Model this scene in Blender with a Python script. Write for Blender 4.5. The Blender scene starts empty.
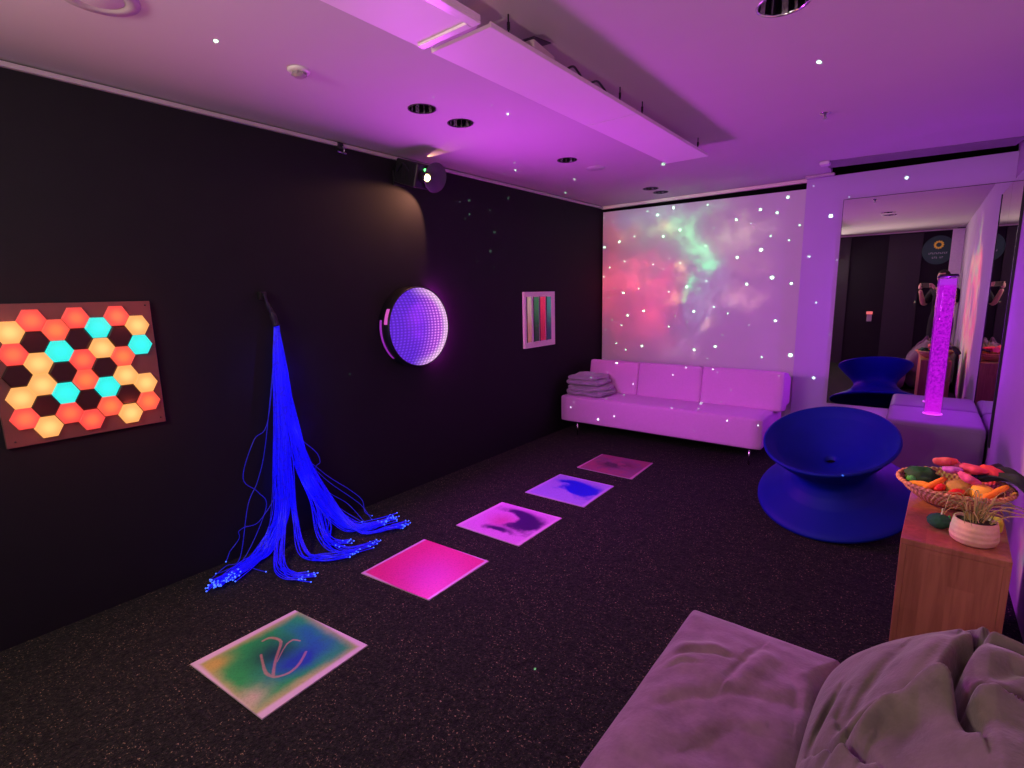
import bpy, bmesh, math, random
from mathutils import Vector, Matrix, noise
R = math.radians
C = bpy.context.scene.collection
rnd = random.Random(7)

# ------------------------------------------------------------------ camera
F_PX, YAW, PITCH, ROLL = 516.4, 0.6700, 0.1720, 0.0212
CAM = Vector((3.048, 0.0, 1.5))
cy, sy, cp, sp = math.cos(YAW), math.sin(YAW), math.cos(PITCH), math.sin(PITCH)
_f = Vector((-sy*cp, cy*cp, -sp)); _r = Vector((cy, sy, 0)); _d = _f.cross(_r)
cr, sr = math.cos(ROLL), math.sin(ROLL)
_r2 = cr*_r + sr*_d; _d2 = -sr*_r + cr*_d
cam = bpy.data.objects.new('camera', bpy.data.cameras.new('camera')); C.objects.link(cam)
m3 = Matrix((_r2, -_d2, -_f)).transposed()
cam.matrix_world = Matrix.Translation(CAM) @ m3.to_4x4()
cam.data.sensor_width = 36; cam.data.lens = F_PX*36/1024; cam.data.clip_start = 0.01
bpy.context.scene.camera = cam

def at(u, v, axis, val):
    """surveyed point of the room: sight line (u,v) met with the plane axis=val"""
    d = _r2*((u-512)/F_PX) + _d2*((v-384)/F_PX) + _f
    return CAM + d*((val-CAM[axis])/d[axis])

# ------------------------------------------------------------------ node helper
class S:
    """tiny expression wrapper for shader sockets"""
    def __init__(s, nt, sock): s.nt, s.k = nt, sock
    def _m(s, op, *a, clamp=False):
        n = s.nt.nodes.new('ShaderNodeMath'); n.operation = op; n.use_clamp = clamp
        for i, v in enumerate((s,)+a):
            if isinstance(v, S): s.nt.links.new(v.k, n.inputs[i])
            else: n.inputs[i].default_value = v
        return S(s.nt, n.outputs[0])
    def __add__(s, o): return s._m('ADD', o)
    __radd__ = __add__
    def __sub__(s, o): return s._m('SUBTRACT', o)
    def __rsub__(s, o): return (s*-1)+o
    def __mul__(s, o): return s._m('MULTIPLY', o)
    __rmul__ = __mul__
    def __truediv__(s, o): return s._m('DIVIDE', o)
    def pw(s, e): return s._m('POWER', e)
    def exp(s): return s._m('EXPONENT')
    def abs(s): return s._m('ABSOLUTE')
    def mx(s, o): return s._m('MAXIMUM', o)
    def mn(s, o): return s._m('MINIMUM', o)
    def sin(s): return s._m('SINE')
    def gt(s, o): return s._m('GREATER_THAN', o)
    def sqrt(s): return s._m('SQRT')
    def frac(s): return s._m('FRACT')
    def at2(s, o): return s._m('ARCTAN2', o)
    def clamp(s): return s._m('ADD', 0.0, clamp=True)
    def step(s, a, b):
        n = s.nt.nodes.new('ShaderNodeMapRange'); n.interpolation_type = 'SMOOTHSTEP'
        s.nt.links.new(s.k, n.inputs['Value'])
        n.inputs['From Min'].default_value = a; n.inputs['From Max'].default_value = b
        return S(s.nt, n.outputs[0])

def new_mat(name):
    m = bpy.data.materials.new(name); m.use_nodes = True
    nt = m.node_tree; b = nt.nodes['Principled BSDF']
    return m, nt, b

def coords(nt, kind='Object'):
    t = nt.nodes.new('ShaderNodeTexCoord'); return t.outputs[kind]
def sep(nt, sock):
    n = nt.nodes.new('ShaderNodeSeparateXYZ'); nt.links.new(sock, n.inputs[0])
    return [S(nt, o) for o in n.outputs]
def noi(nt, vec, scale, detail=2.0, rough=.5, dist=0.0, off=None):
    n = nt.nodes.new('ShaderNodeTexNoise'); n.inputs['Scale'].default_value = scale
    n.inputs['Detail'].default_value = detail; n.inputs['Roughness'].default_value = rough
    n.inputs['Distortion'].default_value = dist
    if off is not None:
        a = nt.nodes.new('ShaderNodeVectorMath'); a.operation = 'ADD'; nt.links.new(vec, a.inputs[0]); a.inputs[1].default_value = off
        vec = a.outputs[0]
    nt.links.new(vec, n.inputs['Vector']); return S(nt, n.outputs['Fac'])
def mix(nt, a, b, f, mode='MIX'):
    n = nt.nodes.new('ShaderNodeMix'); n.data_type = 'RGBA'; n.blend_type = mode
    for i, v in ((6, a), (7, b)):
        if isinstance(v, (tuple, list)): n.inputs[i].default_value = (*v[:3], 1)
        else: nt.links.new(v, n.inputs[i])
    if isinstance(f, S): nt.links.new(f.k, n.inputs[0])
    else: n.inputs[0].default_value = f
    return n.outputs[2]
def bump(nt, b, h, strength=.3, dist=.01):
    n = nt.nodes.new('ShaderNodeBump'); n.inputs['Strength'].default_value = strength; n.inputs['Distance'].default_value = dist
    nt.links.new(h.k, n.inputs['Height']); nt.links.new(n.outputs[0], b.inputs['Normal'])

def simple(name, col, rough=.6, metal=0., var=.12, scale=30., bmp=0., bscale=200., emit=None, es=0., sheen=0., spec=.5, alpha=None):
    m, nt, b = new_mat(name)
    v = coords(nt)
    c = mix(nt, tuple(x*(1-var) for x in col), tuple(min(1, x*(1+var)) for x in col), noi(nt, v, scale))
    nt.links.new(c, b.inputs['Base Color'])
    b.inputs['Roughness'].default_value = rough; b.inputs['Metallic'].default_value = metal
    b.inputs['Specular IOR Level'].default_value = spec
    if sheen: b.inputs['Sheen Weight'].default_value = sheen
    if bmp: bump(nt, b, noi(nt, v, bscale, 3), bmp, .004)
    if emit: b.inputs['Emission Color'].default_value = (*emit, 1); b.inputs['Emission Strength'].default_value = es
    return m

# ------------------------------------------------------------------ mesh helpers
def link(name, me, mat=None, parent=None, smooth=False):
    o = bpy.data.objects.new(name, me); C.objects.link(o)
    if mat: me.materials.append(mat)
    if parent is not None: o.parent = parent
    if smooth:
        for p in me.polygons: p.use_smooth = True
    return o
def fin(name, bm, mat=None, parent=None, smooth=False, bevel=0, seg=2, sub=0):
    me = bpy.data.meshes.new(name); bmesh.ops.recalc_face_normals(bm, faces=bm.faces); bm.to_mesh(me); bm.free()
    o = link(name, me, mat, parent, smooth)
    if bevel:
        md = o.modifiers.new('bevel', 'BEVEL'); md.width = bevel; md.segments = seg; md.limit_method = 'ANGLE'
    if sub:
        md = o.modifiers.new('subd', 'SUBSURF'); md.levels = sub; md.render_levels = sub
    return o
def box(bm, a, b, rot=None, org=None):
    a, b = Vector(a), Vector(b)
    r = bmesh.ops.create_cube(bm, size=1)
    c = (a+b)/2; s = b-a
    M = Matrix.Translation(c) @ Matrix.Diagonal((*s, 1))
    if rot is not None:
        o = Vector(org) if org is not None else c
        M = Matrix.Translation(o) @ rot.to_4x4() @ Matrix.Translation(-o) @ M
    bmesh.ops.transform(bm, matrix=M, verts=r['verts']); return r['verts']
def lathe(bm, prof, n=48, M=None, close=True):
    rings = []
    for r, z in prof:
        if r < 1e-6: rings.append([bm.verts.new((0, 0, z))])
        else: rings.append([bm.verts.new((r*math.cos(2*math.pi*k/n), r*math.sin(2*math.pi*k/n), z)) for k in range(n)])
    for A, B in zip(rings, rings[1:]):
        for k in range(n):
            k2 = (k+1) % n
            if len(A) == 1 and len(B) == 1: continue
            if len(A) == 1: bm.faces.new((A[0], B[k], B[k2]))
            elif len(B) == 1: bm.faces.new((A[k], B[0], A[k2]))
            else: bm.faces.new((A[k], B[k], B[k2], A[k2]))
    vs = [v for r_ in rings for v in r_]
    if M is not None: bmesh.ops.transform(bm, matrix=M, verts=vs)
    return vs
def frame_to(d):
    return Vector(d).to_track_quat('Z', 'Y').to_matrix().to_4x4()
def tube(bm, pts, rad, n=6, cap=True):
    pts = [Vector(p) for p in pts]; rings = []
    up = None
    for i, p in enumerate(pts):
        t = (pts[min(i+1, len(pts)-1)]-pts[max(i-1, 0)])
        if t.length < 1e-9: t = Vector((0, 0, 1))
        t.normalize()
        if up is None: up = t.orthogonal().normalized()
        up = (up - t*up.dot(t)); up = up.normalized() if up.length > 1e-6 else t.orthogonal().normalized()
        s = t.cross(up); r = rad[i] if isinstance(rad, (list, tuple)) else rad
        rings.append([bm.verts.new(p + r*(math.cos(2*math.pi*k/n)*up + math.sin(2*math.pi*k/n)*s)) for k in range(n)])
    for A, B in zip(rings, rings[1:]):
        for k in range(n): bm.faces.new((A[k], A[(k+1) % n], B[(k+1) % n], B[k]))
    if cap: bm.faces.new(rings[0][::-1]); bm.faces.new(rings[-1])
def spline(P, n=10):
    P = [Vector(p) for p in P]; out = []
    for i in range(len(P)-1):
        p0 = P[max(i-1, 0)]; p1 = P[i]; p2 = P[i+1]; p3 = P[min(i+2, len(P)-1)]
        for k in range(n):
            t = k/n
            out.append(.5*((2*p1)+(p2-p0)*t+(2*p0-5*p1+4*p2-p3)*t*t+(3*p1-p0-3*p2+p3)*t**3))
    out.append(P[-1]); return out
def rbox(bm, a, b, r, n=4, puff=0.0, rot=None, org=None):
    """rounded, slightly swollen cushion block"""
    a, b = Vector(a), Vector(b); c = (a+b)/2; h = (b-a)/2
    tmp = bmesh.new(); bmesh.ops.create_cube(tmp, size=2)
    bmesh.ops.subdivide_edges(tmp, edges=tmp.edges, cuts=15, use_grid_fill=True)
    for v in tmp.verts:
        p = v.co.copy()
        q = Vector([p[i]*h[i] for i in range(3)])
        # pull grid lines toward borders so the rounding is well resolved
        for i in range(3):
            s = math.copysign(1, p[i])*abs(p[i])**.75; q[i] = s*h[i]
        core = Vector([max(-(h[i]-r), min(h[i]-r, q[i])) for i in range(3)])
        d = q-core
        if d.length > 1e-9:
            q = core + d.normalized()*min(r, max(abs(d[0]), abs(d[1]), abs(d[2])))
        for i in range(3):
            j, k = [x for x in range(3) if x != i]
            q[i] += puff*(p[i])*(1-p[j]**2)*(1-p[k]**2)
        v.co = q
    M = Matrix.Translation(c)
    if rot is not None:
        o = Vector(org) if org is not None else c
        M = Matrix.Translation(o) @ rot.to_4x4() @ Matrix.Translation(-o) @ M
    bmesh.ops.transform(tmp, matrix=M, verts=tmp.verts)
    me = bpy.data.meshes.new('t'); tmp.to_mesh(me); tmp.free(); bm.from_mesh(me); bpy.data.meshes.remove(me)

def thing(name, label, cat, loc=(0, 0, 0), rotz=0, group=None):
    o = bpy.data.objects.new(name, None); C.objects.link(o); o.empty_display_size = .05
    o.location = loc; o.rotation_euler = (0, 0, rotz); o['label'] = label; o['category'] = cat
    if group: o['group'] = group
    return o
def tag(o, label, cat, group=None):
    o['label'] = label; o['category'] = cat
    if group: o['group'] = group
    return o
def struct(o): o['kind'] = 'structure'; return o
def dup(root, loc, label=None):
    r = root.copy(); C.objects.link(r); r.location = loc
    if label: r['label'] = label
    for ch in list(root.children):
        c = ch.copy(); C.objects.link(c); c.parent = r
        for g in ch.children:
            d = g.copy(); C.objects.link(d); d.parent = c
    return r

# ------------------------------------------------------------------ materials
H = 2.487; XR = 3.51; YB = 5.64; YM = 5.56; Y0 = -1.1
def carpet():
    m, nt, b = new_mat('dark speckled carpet'); v = coords(nt)
    n1 = noi(nt, v, 60, 3, .75); n2 = noi(nt, v, 5, 3, .6); n3 = noi(nt, v, 105, 2, .7, off=(5, 3, 1)); n4 = noi(nt, v, 22, 3, .7, off=(9, 1, 4)); n5 = noi(nt, v, 85, 2, .6, off=(2, 8, 3))
    c = mix(nt, (.010, .012, .009), (.040, .044, .032), (n1.step(.40, .70)*.75+n5.step(.55, .7)*.4).clamp())
    c = mix(nt, c, (.006, .006, .006), n4.step(.5, .3)*.7)
    c = mix(nt, c, (.50, .38, .20), (n3.step(.60, .69)*n4.step(.40, .58)*n2.step(.25, .6)).clamp())
    nt.links.new(c, b.inputs['Base Color']); b.inputs['Roughness'].default_value = .95; b.inputs['Specular IOR Level'].default_value = .1
    b.inputs['Sheen Weight'].default_value = .03; bump(nt, b, n1*.8+n3*.4, 1.0, .02); return m
M_carpet = carpet()
M_black = simple('matt black wall paint', (.0115, .0105, .014), .75, var=.15, scale=6, bmp=.12, bscale=160, spec=.25)
M_white = simple('white painted ceiling', (.56, .53, .53), .8, var=.03, scale=3, bmp=.05, bscale=120, spec=.2)
M_screen = simple('white projection panel', (.74, .72, .74), .85, var=.02, scale=4, spec=.15)
M_pillar = simple('pale painted wall', (.60, .44, .74), .8, var=.03, scale=4, spec=.2)
M_trimc = simple('cream ceiling edge trim', (.95, .88, .72), .5, var=.04)
M_trimg = simple('grey ceiling edge trim', (.55, .47, .50), .5, var=.06)
M_void = simple('black recess', (.004, .004, .004), .9, var=.1, spec=.1)
M_metal = simple('brushed chrome', (.75, .75, .78), .25, 1.0, var=.05)
M_bplast = simple('black plastic', (.012, .012, .015), .4, var=.2)
M_wplast = simple('white plastic', (.75, .72, .72), .4, var=.04)

# ------------------------------------------------------------------ room shell
bm = bmesh.new(); box(bm, (-.05, Y0, -.1), (XR+.05, 5.9, 0)); struct(fin('floor', bm, M_carpet))
bm = bmesh.new(); box(bm, (-.1, Y0-.1, 0), (0, 5.9, H+.12)); struct(fin('wall_left', bm, M_black))
bm = bmesh.new(); box(bm, (XR, Y0-.1, 0), (XR+.1, 5.9, H+.12)); struct(fin('wall_right', bm, simple('dimmed painted wall', (.46, .38, .50), .8, var=.03, scale=4)))  # same paint as the alcove, greyed to imitate dimmer light
bm = bmesh.new(); box(bm, (0, Y0-.1, 0), (XR, Y0, H+.12)); struct(fin('wall_rear', bm, M_black))
bm = bmesh.new(); box(bm, (0, YB+.02, 0), (XR, YB+.12, H+.3)); struct(fin('wall_back', bm, M_void))
bm = bmesh.new(); vs_ = box(bm, (.02, 5.60, 0), (2.118, YB+.02, 2.395))
for v_ in vs_:
    if v_.co.z > 1 and v_.co.x < 1: v_.co.z = 2.418
struct(fin('wall_projection', bm, M_screen, bevel=.002))
bm = bmesh.new(); box(bm, (2.118, YM, 0), (XR, YB+.02, 2.474)); struct(fin('wall_alcove', bm, M_pillar, bevel=.002))
# ceiling slab: whole width to the back wall on the left, open dark slot above the mirror wall on the right
def ceiling():
    bm = bmesh.new()
    pts = [(-.02, Y0-.05), (XR+.02, Y0-.05), (XR+.02, 5.12), (2.36, 4.97), (2.30, YB+.02), (-.02, YB+.02)]
    lo = [bm.verts.new((x, y, H)) for x, y in pts]; hi = [bm.verts.new((x, y, H+.09)) for x, y in pts]
    bm.faces.new(lo[::-1]); bm.faces.new(hi)
    for i in range(len(pts)):
        j = (i+1) % len(pts); bm.faces.new((lo[i], lo[j], hi[j], hi[i]))
    o = fin('ceiling', bm, M_white); return struct(o)
ceil = ceiling()
bm = bmesh.new(); box(bm, (2.25, 4.8, H+.28), (XR, 5.75, H+.3)); box(bm, (2.2, 4.8, H+.09), (2.27, 5.75, H+.3)); box(bm, (2.2, 4.78, H+.09), (XR, 4.8, H+.3))
struct(fin('trim_8', bm, M_void))
bm = bmesh.new(); box(bm, (0, Y0, H-.03), (.022, YB-.03, H-.008)); struct(fin('trim_1', bm, M_trimg, bevel=.003))
bm = bmesh.new(); box(bm, (.0, YB-.045, H-.034), (2.118, YB+.0, H-.002)); struct(fin('trim_2', bm, M_trimc, bevel=.003))
bm = bmesh.new(); box(bm, (2.118, YM-.10, H-.022), (2.34, YM-.04, H-.002)); struct(fin('trim_3', bm, M_trimg, bevel=.003))
bm = bmesh.new()
v = [Vector(p) for p in ((2.36, 4.95, 0), (XR, 5.10, 0))]
dd = (v[1]-v[0]); L = dd.length; ang = math.atan2(dd.y, dd.x)
box(bm, (2.36, 4.96, H-.004), (2.36+L, 5.24, H+.02), Matrix.Rotation(ang, 3, 'Z'), (2.36, 4.95, H))
struct(fin('trim_4', bm, simple('shaded grey slot lip', (.22, .18, .22), .6), bevel=.003))  # darker grey puts the dimness of the slot into the colour
bm = bmesh.new(); box(bm, (2.30, 4.93, H-.028), (2.37, 5.02, H-.001)); tag(fin('trim_end_cap', bm, M_wplast, bevel=.008), 'small pale end cap where the ceiling trim turns above the mirror wall', 'trim cap')
# rear of the room (seen in the mirror)
bm = bmesh.new(); box(bm, (3.345, Y0, 0), (XR-.002, Y0+.06, H-.02)); struct(fin('trim_5', bm, simple('white door lining', (.85, .85, .85), .5, emit=None), bevel=.004))
bm = bmesh.new(); box(bm, (0, Y0, H-.03), (3.40, Y0+.02, H-.005)); struct(fin('trim_6', bm, M_trimg, bevel=.003))
bm = bmesh.new()
for x in (1.35, 2.45): box(bm, (x, Y0, 0), (x+.5, Y0+.018, H-.05))
struct(fin('trim_7', bm, simple('charcoal wall panel', (.022, .022, .022), .6), bevel=.003))

# ------------------------------------------------------------------ ceiling: downlights, detectors
holes = [(.85, 2.05, .072), (.84, 2.355, .072), (.845, 3.505, .072), (.86, 5.0, .072), (.86, 5.25, .072), (2.565, 2.19, .082), (2.565, 1.86, .082)]
cut = bmesh.new()
for x, y, r in holes:
    bmesh.ops.create_cone(cut, cap_ends=True, segments=40, radius1=r, radius2=r, depth=.3, matrix=Matrix.Translation((x, y, H+.05)))
cme = bpy.data.meshes.new('cut'); cut.to_mesh(cme); cut.free()
cob = bpy.data.objects.new('cut', cme); C.objects.link(cob)
md = ceil.modifiers.new('holes', 'BOOLEAN'); md.object = cob; md.solver = 'EXACT'
dg = bpy.context.evaluated_depsgraph_get(); nm = bpy.data.meshes.new_from_object(ceil.evaluated_get(dg))
ceil.modifiers.clear(); ceil.data = nm; bpy.data.objects.remove(cob)
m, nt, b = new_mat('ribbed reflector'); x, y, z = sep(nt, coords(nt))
c = mix(nt, (.02, .02, .03), (.95, .92, .98), ((y.at2(x)*12).sin()+(y.at2(x)*5).sin()*.6).step(.2, .6)); nt.links.new(c, b.inputs['Base Color'])  # bright and dark reflections painted as stripes into the reflector colour
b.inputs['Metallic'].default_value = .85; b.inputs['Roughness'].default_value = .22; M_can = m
def downlight(x, y, r, label):
    t = thing('recessed_downlight', label, 'ceiling light', (x, y, H), 0, 'downlights in the ceiling')
    bm = bmesh.new(); n = 48; prof = [(1.0, 0), (.97, .03), (.9, .075), (.75, .11)]
    rings = []
    for f, z in prof:
        rings.append([bm.verts.new((r*f*(1-.05*(k % 4 == 0)-.03*(k % 4 == 1))*math.cos(2*math.pi*k/n), r*f*(1-.05*(k % 4 == 0)-.03*(k % 4 == 1))*math.sin(2*math.pi*k/n), z)) for k in range(n)])
    for A, B in zip(rings, rings[1:]):
        for k in range(n): bm.faces.new((A[k], A[(k+1) % n], B[(k+1) % n], B[k]))
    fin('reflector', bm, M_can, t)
    bm = bmesh.new(); lathe(bm, [(r*1.02, .002), (r*1.06, -.001), (r*1.05, -.004), (r*.98, -.003), (r*.975, .003)], 48); fin('trim_ring', bm, M_bplast if r < .08 else M_metal, t, True)
    bm = bmesh.new(); lathe(bm, [(0, .115), (r*.8, .115), (r*.8, .12), (0, .12)], 32); lathe(bm, [(0, .085), (r*.2, .09), (r*.22, .115)], 16); fin('lamp', bm, M_bplast, t, True)
    return t
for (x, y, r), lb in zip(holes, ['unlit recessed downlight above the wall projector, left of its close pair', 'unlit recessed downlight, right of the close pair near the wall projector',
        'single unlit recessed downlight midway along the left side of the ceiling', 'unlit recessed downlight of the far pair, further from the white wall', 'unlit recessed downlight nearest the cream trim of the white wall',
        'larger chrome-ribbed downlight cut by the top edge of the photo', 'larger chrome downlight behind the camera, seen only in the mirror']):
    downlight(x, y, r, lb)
e0 = at(97, 11, 2, H); SC = e0+(at(97, 2, 2, H)-e0).normalized()*.115
bm = bmesh.new(); lathe(bm, [(.117, 0), (.115, -.008), (.078, -.010), (.074, -.004), (.0, -.004)], 56, Matrix.Translation(SC))
o = fin('ceiling_speaker', bm, simple('greyish speaker bezel', (.42, .38, .40), .6), None, True); tag(o, 'round flush ceiling speaker ring at the upper left edge', 'speaker')
bm = bmesh.new(); lathe(bm, [(.0, -.0065), (.070, -.0065), (.073, -.0045)], 48, Matrix.Translation(SC)); fin('grille', bm, M_white, o, True)
t = thing('smoke_detector', 'small white dome smoke detector on the ceiling', 'smoke detector', (.81, 1.37, H)); t.scale = (.85, .85, .7)
bm = bmesh.new(); lathe(bm, [(.055, 0), (.055, -.012), (.045, -.018), (.0, -.018)], 32); fin('base', bm, M_wplast, t, True)
bm = bmesh.new(); lathe(bm, [(.030, -.018), (.034, -.034), (.022, -.046), (0, -.048)], 24)
for k in range(8):
    a = k*math.pi/4; tube(bm, [(.034*math.cos(a), .034*math.sin(a), -.018), (.036*math.cos(a), .036*math.sin(a), -.036)], .003, 5)
fin('sensor', bm, simple('detector grey', (.35, .3, .33), .4), t)
for p, lb, nm_ in (((.88, 3.88), 'flat round pale cover plate on the ceiling beyond the single downlight', 'ceiling_cover_plate'),):
    bm = bmesh.new(); lathe(bm, [(.075, 0), (.073, -.006), (0, -.006)], 40, Matrix.Translation((p[0], p[1], H))); tag(fin(nm_, bm, simple('cover', (.5, .46, .5), .6), None, True), lb, 'cover plate')
t = thing('fire_sprinkler', 'tiny pendent fire sprinkler head on the right of the ceiling', 'sprinkler', (2.51, 3.63, H+.001))
bm = bmesh.new(); lathe(bm, [(.03, 0), (.028, -.006), (.012, -.008), (.008, -.03), (0, -.03)], 20); fin('escutcheon', bm, M_metal, t, True)
bm = bmesh.new(); lathe(bm, [(0, -.036), (.014, -.034), (.014, -.037), (0, -.038)], 16); tube(bm, [(.008, 0, -.028), (.009, 0, -.036)], .0015, 5); tube(bm, [(-.008, 0, -.028), (-.009, 0, -.036)], .0015, 5); fin('deflector', bm, M_metal, t)
# hung ceiling panels
M_panel = simple('pale hung panel', (.78, .70, .76), .55, var=.03, scale=5)
ZP = 2.385
for (y0, y1, lip, lb) in ((.30, 1.42, True, 'suspended ceiling panel nearest the camera, with an added highlight rim'), (1.47, 2.60, False, 'middle suspended ceiling panel, with a cable box on its edge'), (2.605, 3.72, False, 'furthest suspended ceiling panel, ending short of the white wall')):
    t = thing('suspended_panel', lb, 'ceiling panel', (1.67, (y0+y1)/2, ZP), 0, 'row of long panels hung under the ceiling')
    hy = (y1-y0)/2
    bm = bmesh.new(); box(bm, (-.135, -hy, 0), (.155, hy, .014)); fin('panel', bm, M_panel, t, bevel=.003)
    bm = bmesh.new()
    for x in (-.135, .147): box(bm, (x, -hy, .013), (x+.008, hy, .018))
    if lip:
        box(bm, (.118, -hy, -.009), (.155, hy, 0)); box(bm, (-.12, hy-.03, -.009), (.118, hy, 0))  # lip and its paler gloss imitate bright highlights along the panel edge
    fin('edge_rim', bm, M_panel if not lip else simple('highlight rim', (.85, .75, .85), .25), t, bevel=.002)
    for yy in (-hy*.75, hy*.8):
        bm = bmesh.new(); tube(bm, [(.12, yy, .01), (.12, yy, H-ZP-.001)], .003, 6); tube(bm, [(.12, yy, .05), (.12, yy, .075)], .006, 8); fin('hanger', bm, M_bplast, t)
t = thing('cable_box', 'small open wedge-shaped cable box on top of the middle hung panel', 'cable box', (1.785, 1.80, ZP+.019), R(8))
bm = bmesh.new(); box(bm, (-.03, -.09, 0), (.03, .09, .028)); fin('housing', bm, simple('box grey', (.55, .5, .45), .5), t, bevel=.004)
bm = bmesh.new(); box(bm, (-.032, -.095, .03), (.034, .05, .034), Matrix.Rotation(R(12), 3, 'X'), (0, -.09, .03)); fin('lid', bm, M_bplast, t)
for k, (y0, y1) in enumerate(((1.97, 2.13), (2.16, 2.36))):
    bm = bmesh.new(); tube(bm, spline([(1.80, y0, ZP+.018), (1.805, (2*y0+y1)/3, ZP+.05), (1.80, (y0+2*y1)/3, ZP+.045), (1.80, y1, ZP+.018)], 6), .005, 6)
    tag(fin('power_cable', bm, M_bplast, None, True), ['short looped black cable on the hung panel beside the cable box', 'black cable loop on the hung panel, further from the cable box'][k], 'cable')
# small track hook at the left wall top
t = thing('ceiling_hook', 'small black hook fixed at the top of the black wall, left of the projector', 'hook', (.0, 2.10, 2.45))
bm = bmesh.new(); box(bm, (0.0, -.02, -.015), (.03, .02, .03)); fin('bracket', bm, M_bplast, t, bevel=.004)
bm = bmesh.new(); tube(bm, spline([(.03, 0, 0), (.055, 0, -.005), (.06, 0, -.03), (.04, 0, -.042)], 5), .005, 6); tube(bm, [(.03, -.03, -.03), (.03, .035, -.034)], .006, 6); fin('hook_arm', bm, M_metal, t)

# ------------------------------------------------------------------ hexagon light panel
t = thing('hexagon_light_panel', 'square board of glowing red, yellow and cyan hexagon lights on the black wall', 'light panel', (0.0, .63, 1.20))
bm = bmesh.new(); vs = box(bm, (.0, -.30, -.31), (.02, .30, .305)); 
for v in vs:
    if v.co.y < 0: v.co.y += .0
fin('backing_board', bm, simple('reddish clear board', (.17, .07, .06), .35, var=.15, scale=12), t, bevel=.002)
def hexmat(nm, core, rim, s):
    m, nt, b = new_mat(nm); x, y, z = sep(nt, coords(nt))
    d = (y*y+z*z).sqrt(); c = mix(nt, core, rim, d.step(.005, .044))
    b.inputs['Base Color'].default_value = (.05, .05, .05, 1); b.inputs['Roughness'].default_value = .4
    nt.links.new(c, b.inputs['Emission Color']); b.inputs['Emission Strength'].default_value = s; return m
HM = {'R': hexmat('red hexagon', (1.0, .17, .055), (.92, .06, .045), 1.05), 'O': hexmat('orange hexagon', (1.0, .21, .05), (.95, .09, .045), 1.05),
      'Y': hexmat('yellow hexagon', (1.0, .66, .20), (1.0, .42, .11), 1.05), 'C': hexmat('cyan hexagon', (.0, 1.0, .95), (.0, .88, .80), 1.0),
      'D': simple('unlit hexagon', (.03, .008, .006), .35)}
HEX = """R -5 .48 1.432;R -2 .631 1.436;R 1 .785 1.438;O -3 .554 1.386;R -5 .403 1.292;R 0 .632 1.245;O 3 .786 1.244;O 1 .631 1.152;O 7 .865 1.010;R -2 .403 1.012;R 1 .555 1.008;R 3 .63 .962;O 4 .707 1.013;
C 0 .708 1.387;C -2 .556 1.291;C 4 .864 1.294;C 0 .553 1.101;C 3 .708 1.106;Y 3 .863 1.389;Y -6 .403 1.385;Y 1 .71 1.291;Y -3 .478 1.245;Y -2 .478 1.151;Y 4 .787 1.152;Y 6 .864 1.103;Y -3 .403 1.103;Y 0 .476 .960;Y 6 .784 .962;
D -4 .479 1.338;D -1 .628 1.340;D 2 .787 1.341;D -4 .403 1.198;D -1 .556 1.197;D 2 .708 1.201;D -1 .478 1.056;D 2 .629 1.060;D 5 .785 1.058"""
hm = bmesh.new()
lo = []
for f, xx in ((1, 0), (1, .009), (.90, .014)):
    lo.append([hm.verts.new((xx, .0505*f*math.cos(k*math.pi/3), .0465*f/ .866*math.sin(k*math.pi/3))) for k in range(6)])
for A, B in zip(lo, lo[1:]):
    for k in range(6): hm.faces.new((A[k], A[(k+1) % 6], B[(k+1) % 6], B[k]))
hm.faces.new(lo[-1]); bmesh.ops.recalc_face_normals(hm, faces=hm.faces)
meshes = {}
for k_ in HM:
    me = bpy.data.meshes.new('hexagon_tile'); hm.to_mesh(me); me.materials.append(HM[k_]); meshes[k_] = me
for item in HEX.replace('\n', '').split(';'):
    k_, _, yy, zz = item.split()
    o = bpy.data.objects.new('hexagon_tile', meshes[k_]); C.objects.link(o); o.parent = t
    o.location = (.021, float(yy)-.63, float(zz)-1.20)
    o['label'] = {'R': 'red glowing hexagon', 'O': 'orange-red glowing hexagon', 'Y': 'warm yellow glowing hexagon', 'C': 'cyan glowing hexagon', 'D': 'unlit dark hexagon'}[k_]
for yy, zz in ((-.27, -.285), (.28, -.285), (.28, .285)):
    bm = bmesh.new(); lathe(bm, [(.004, 0), (.003, .003), (0, .004)], 10, Matrix.Translation((.02, yy, zz)) @ frame_to((1, 0, 0))); fin('screw', bm, M_bplast, t, True)

# ------------------------------------------------------------------ fibre optic cluster
t = thing('fibre_optic_spray', 'glowing blue fibre optic spray hanging on the black wall and spilling onto the carpet', 'fibre optic light', (0, 0, 0))
bm = bmesh.new(); box(bm, (0, 1.48, 1.50), (.03, 1.52, 1.545)); tube(bm, [(.03, 1.50, 1.53), (.05, 1.50, 1.53)], .012, 10); fin('wall_hook', bm, M_bplast, t, bevel=.003)
bm = bmesh.new(); tube(bm, spline([(.045, 1.50, 1.525), (.04, 1.515, 1.47), (.04, 1.54, 1.41), (.04, 1.555, 1.345)], 5), [.008]*5+[.012]*5+[.018]*5+[.022], 14); fin('sleeve', bm, simple('dark blue sleeve', (.01, .01, .035), .5), t, True)
def fibmat(nm, col, s):
    m, nt, b = new_mat(nm); v = coords(nt)
    n = noi(nt, v, 60, 2); b.inputs['Base Color'].default_value = (.02, .02, .3, 1); b.inputs['Roughness'].default_value = .3
    c = mix(nt, tuple(x*.6 for x in col), col, n.step(.35, .65)); nt.links.new(c, b.inputs['Emission Color']); b.inputs['Emission Strength'].default_value = s; return m
M_fib = fibmat('blue glowing fibre', (.002, .002, 1.0), .85); M_fib2 = fibmat('dimmer blue fibre', (.01, .012, .75), .5)
M_tip = simple('bright fibre tip', (.1, .2, 1), .3, emit=(.05, .16, 1.0), es=1.6)
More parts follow.
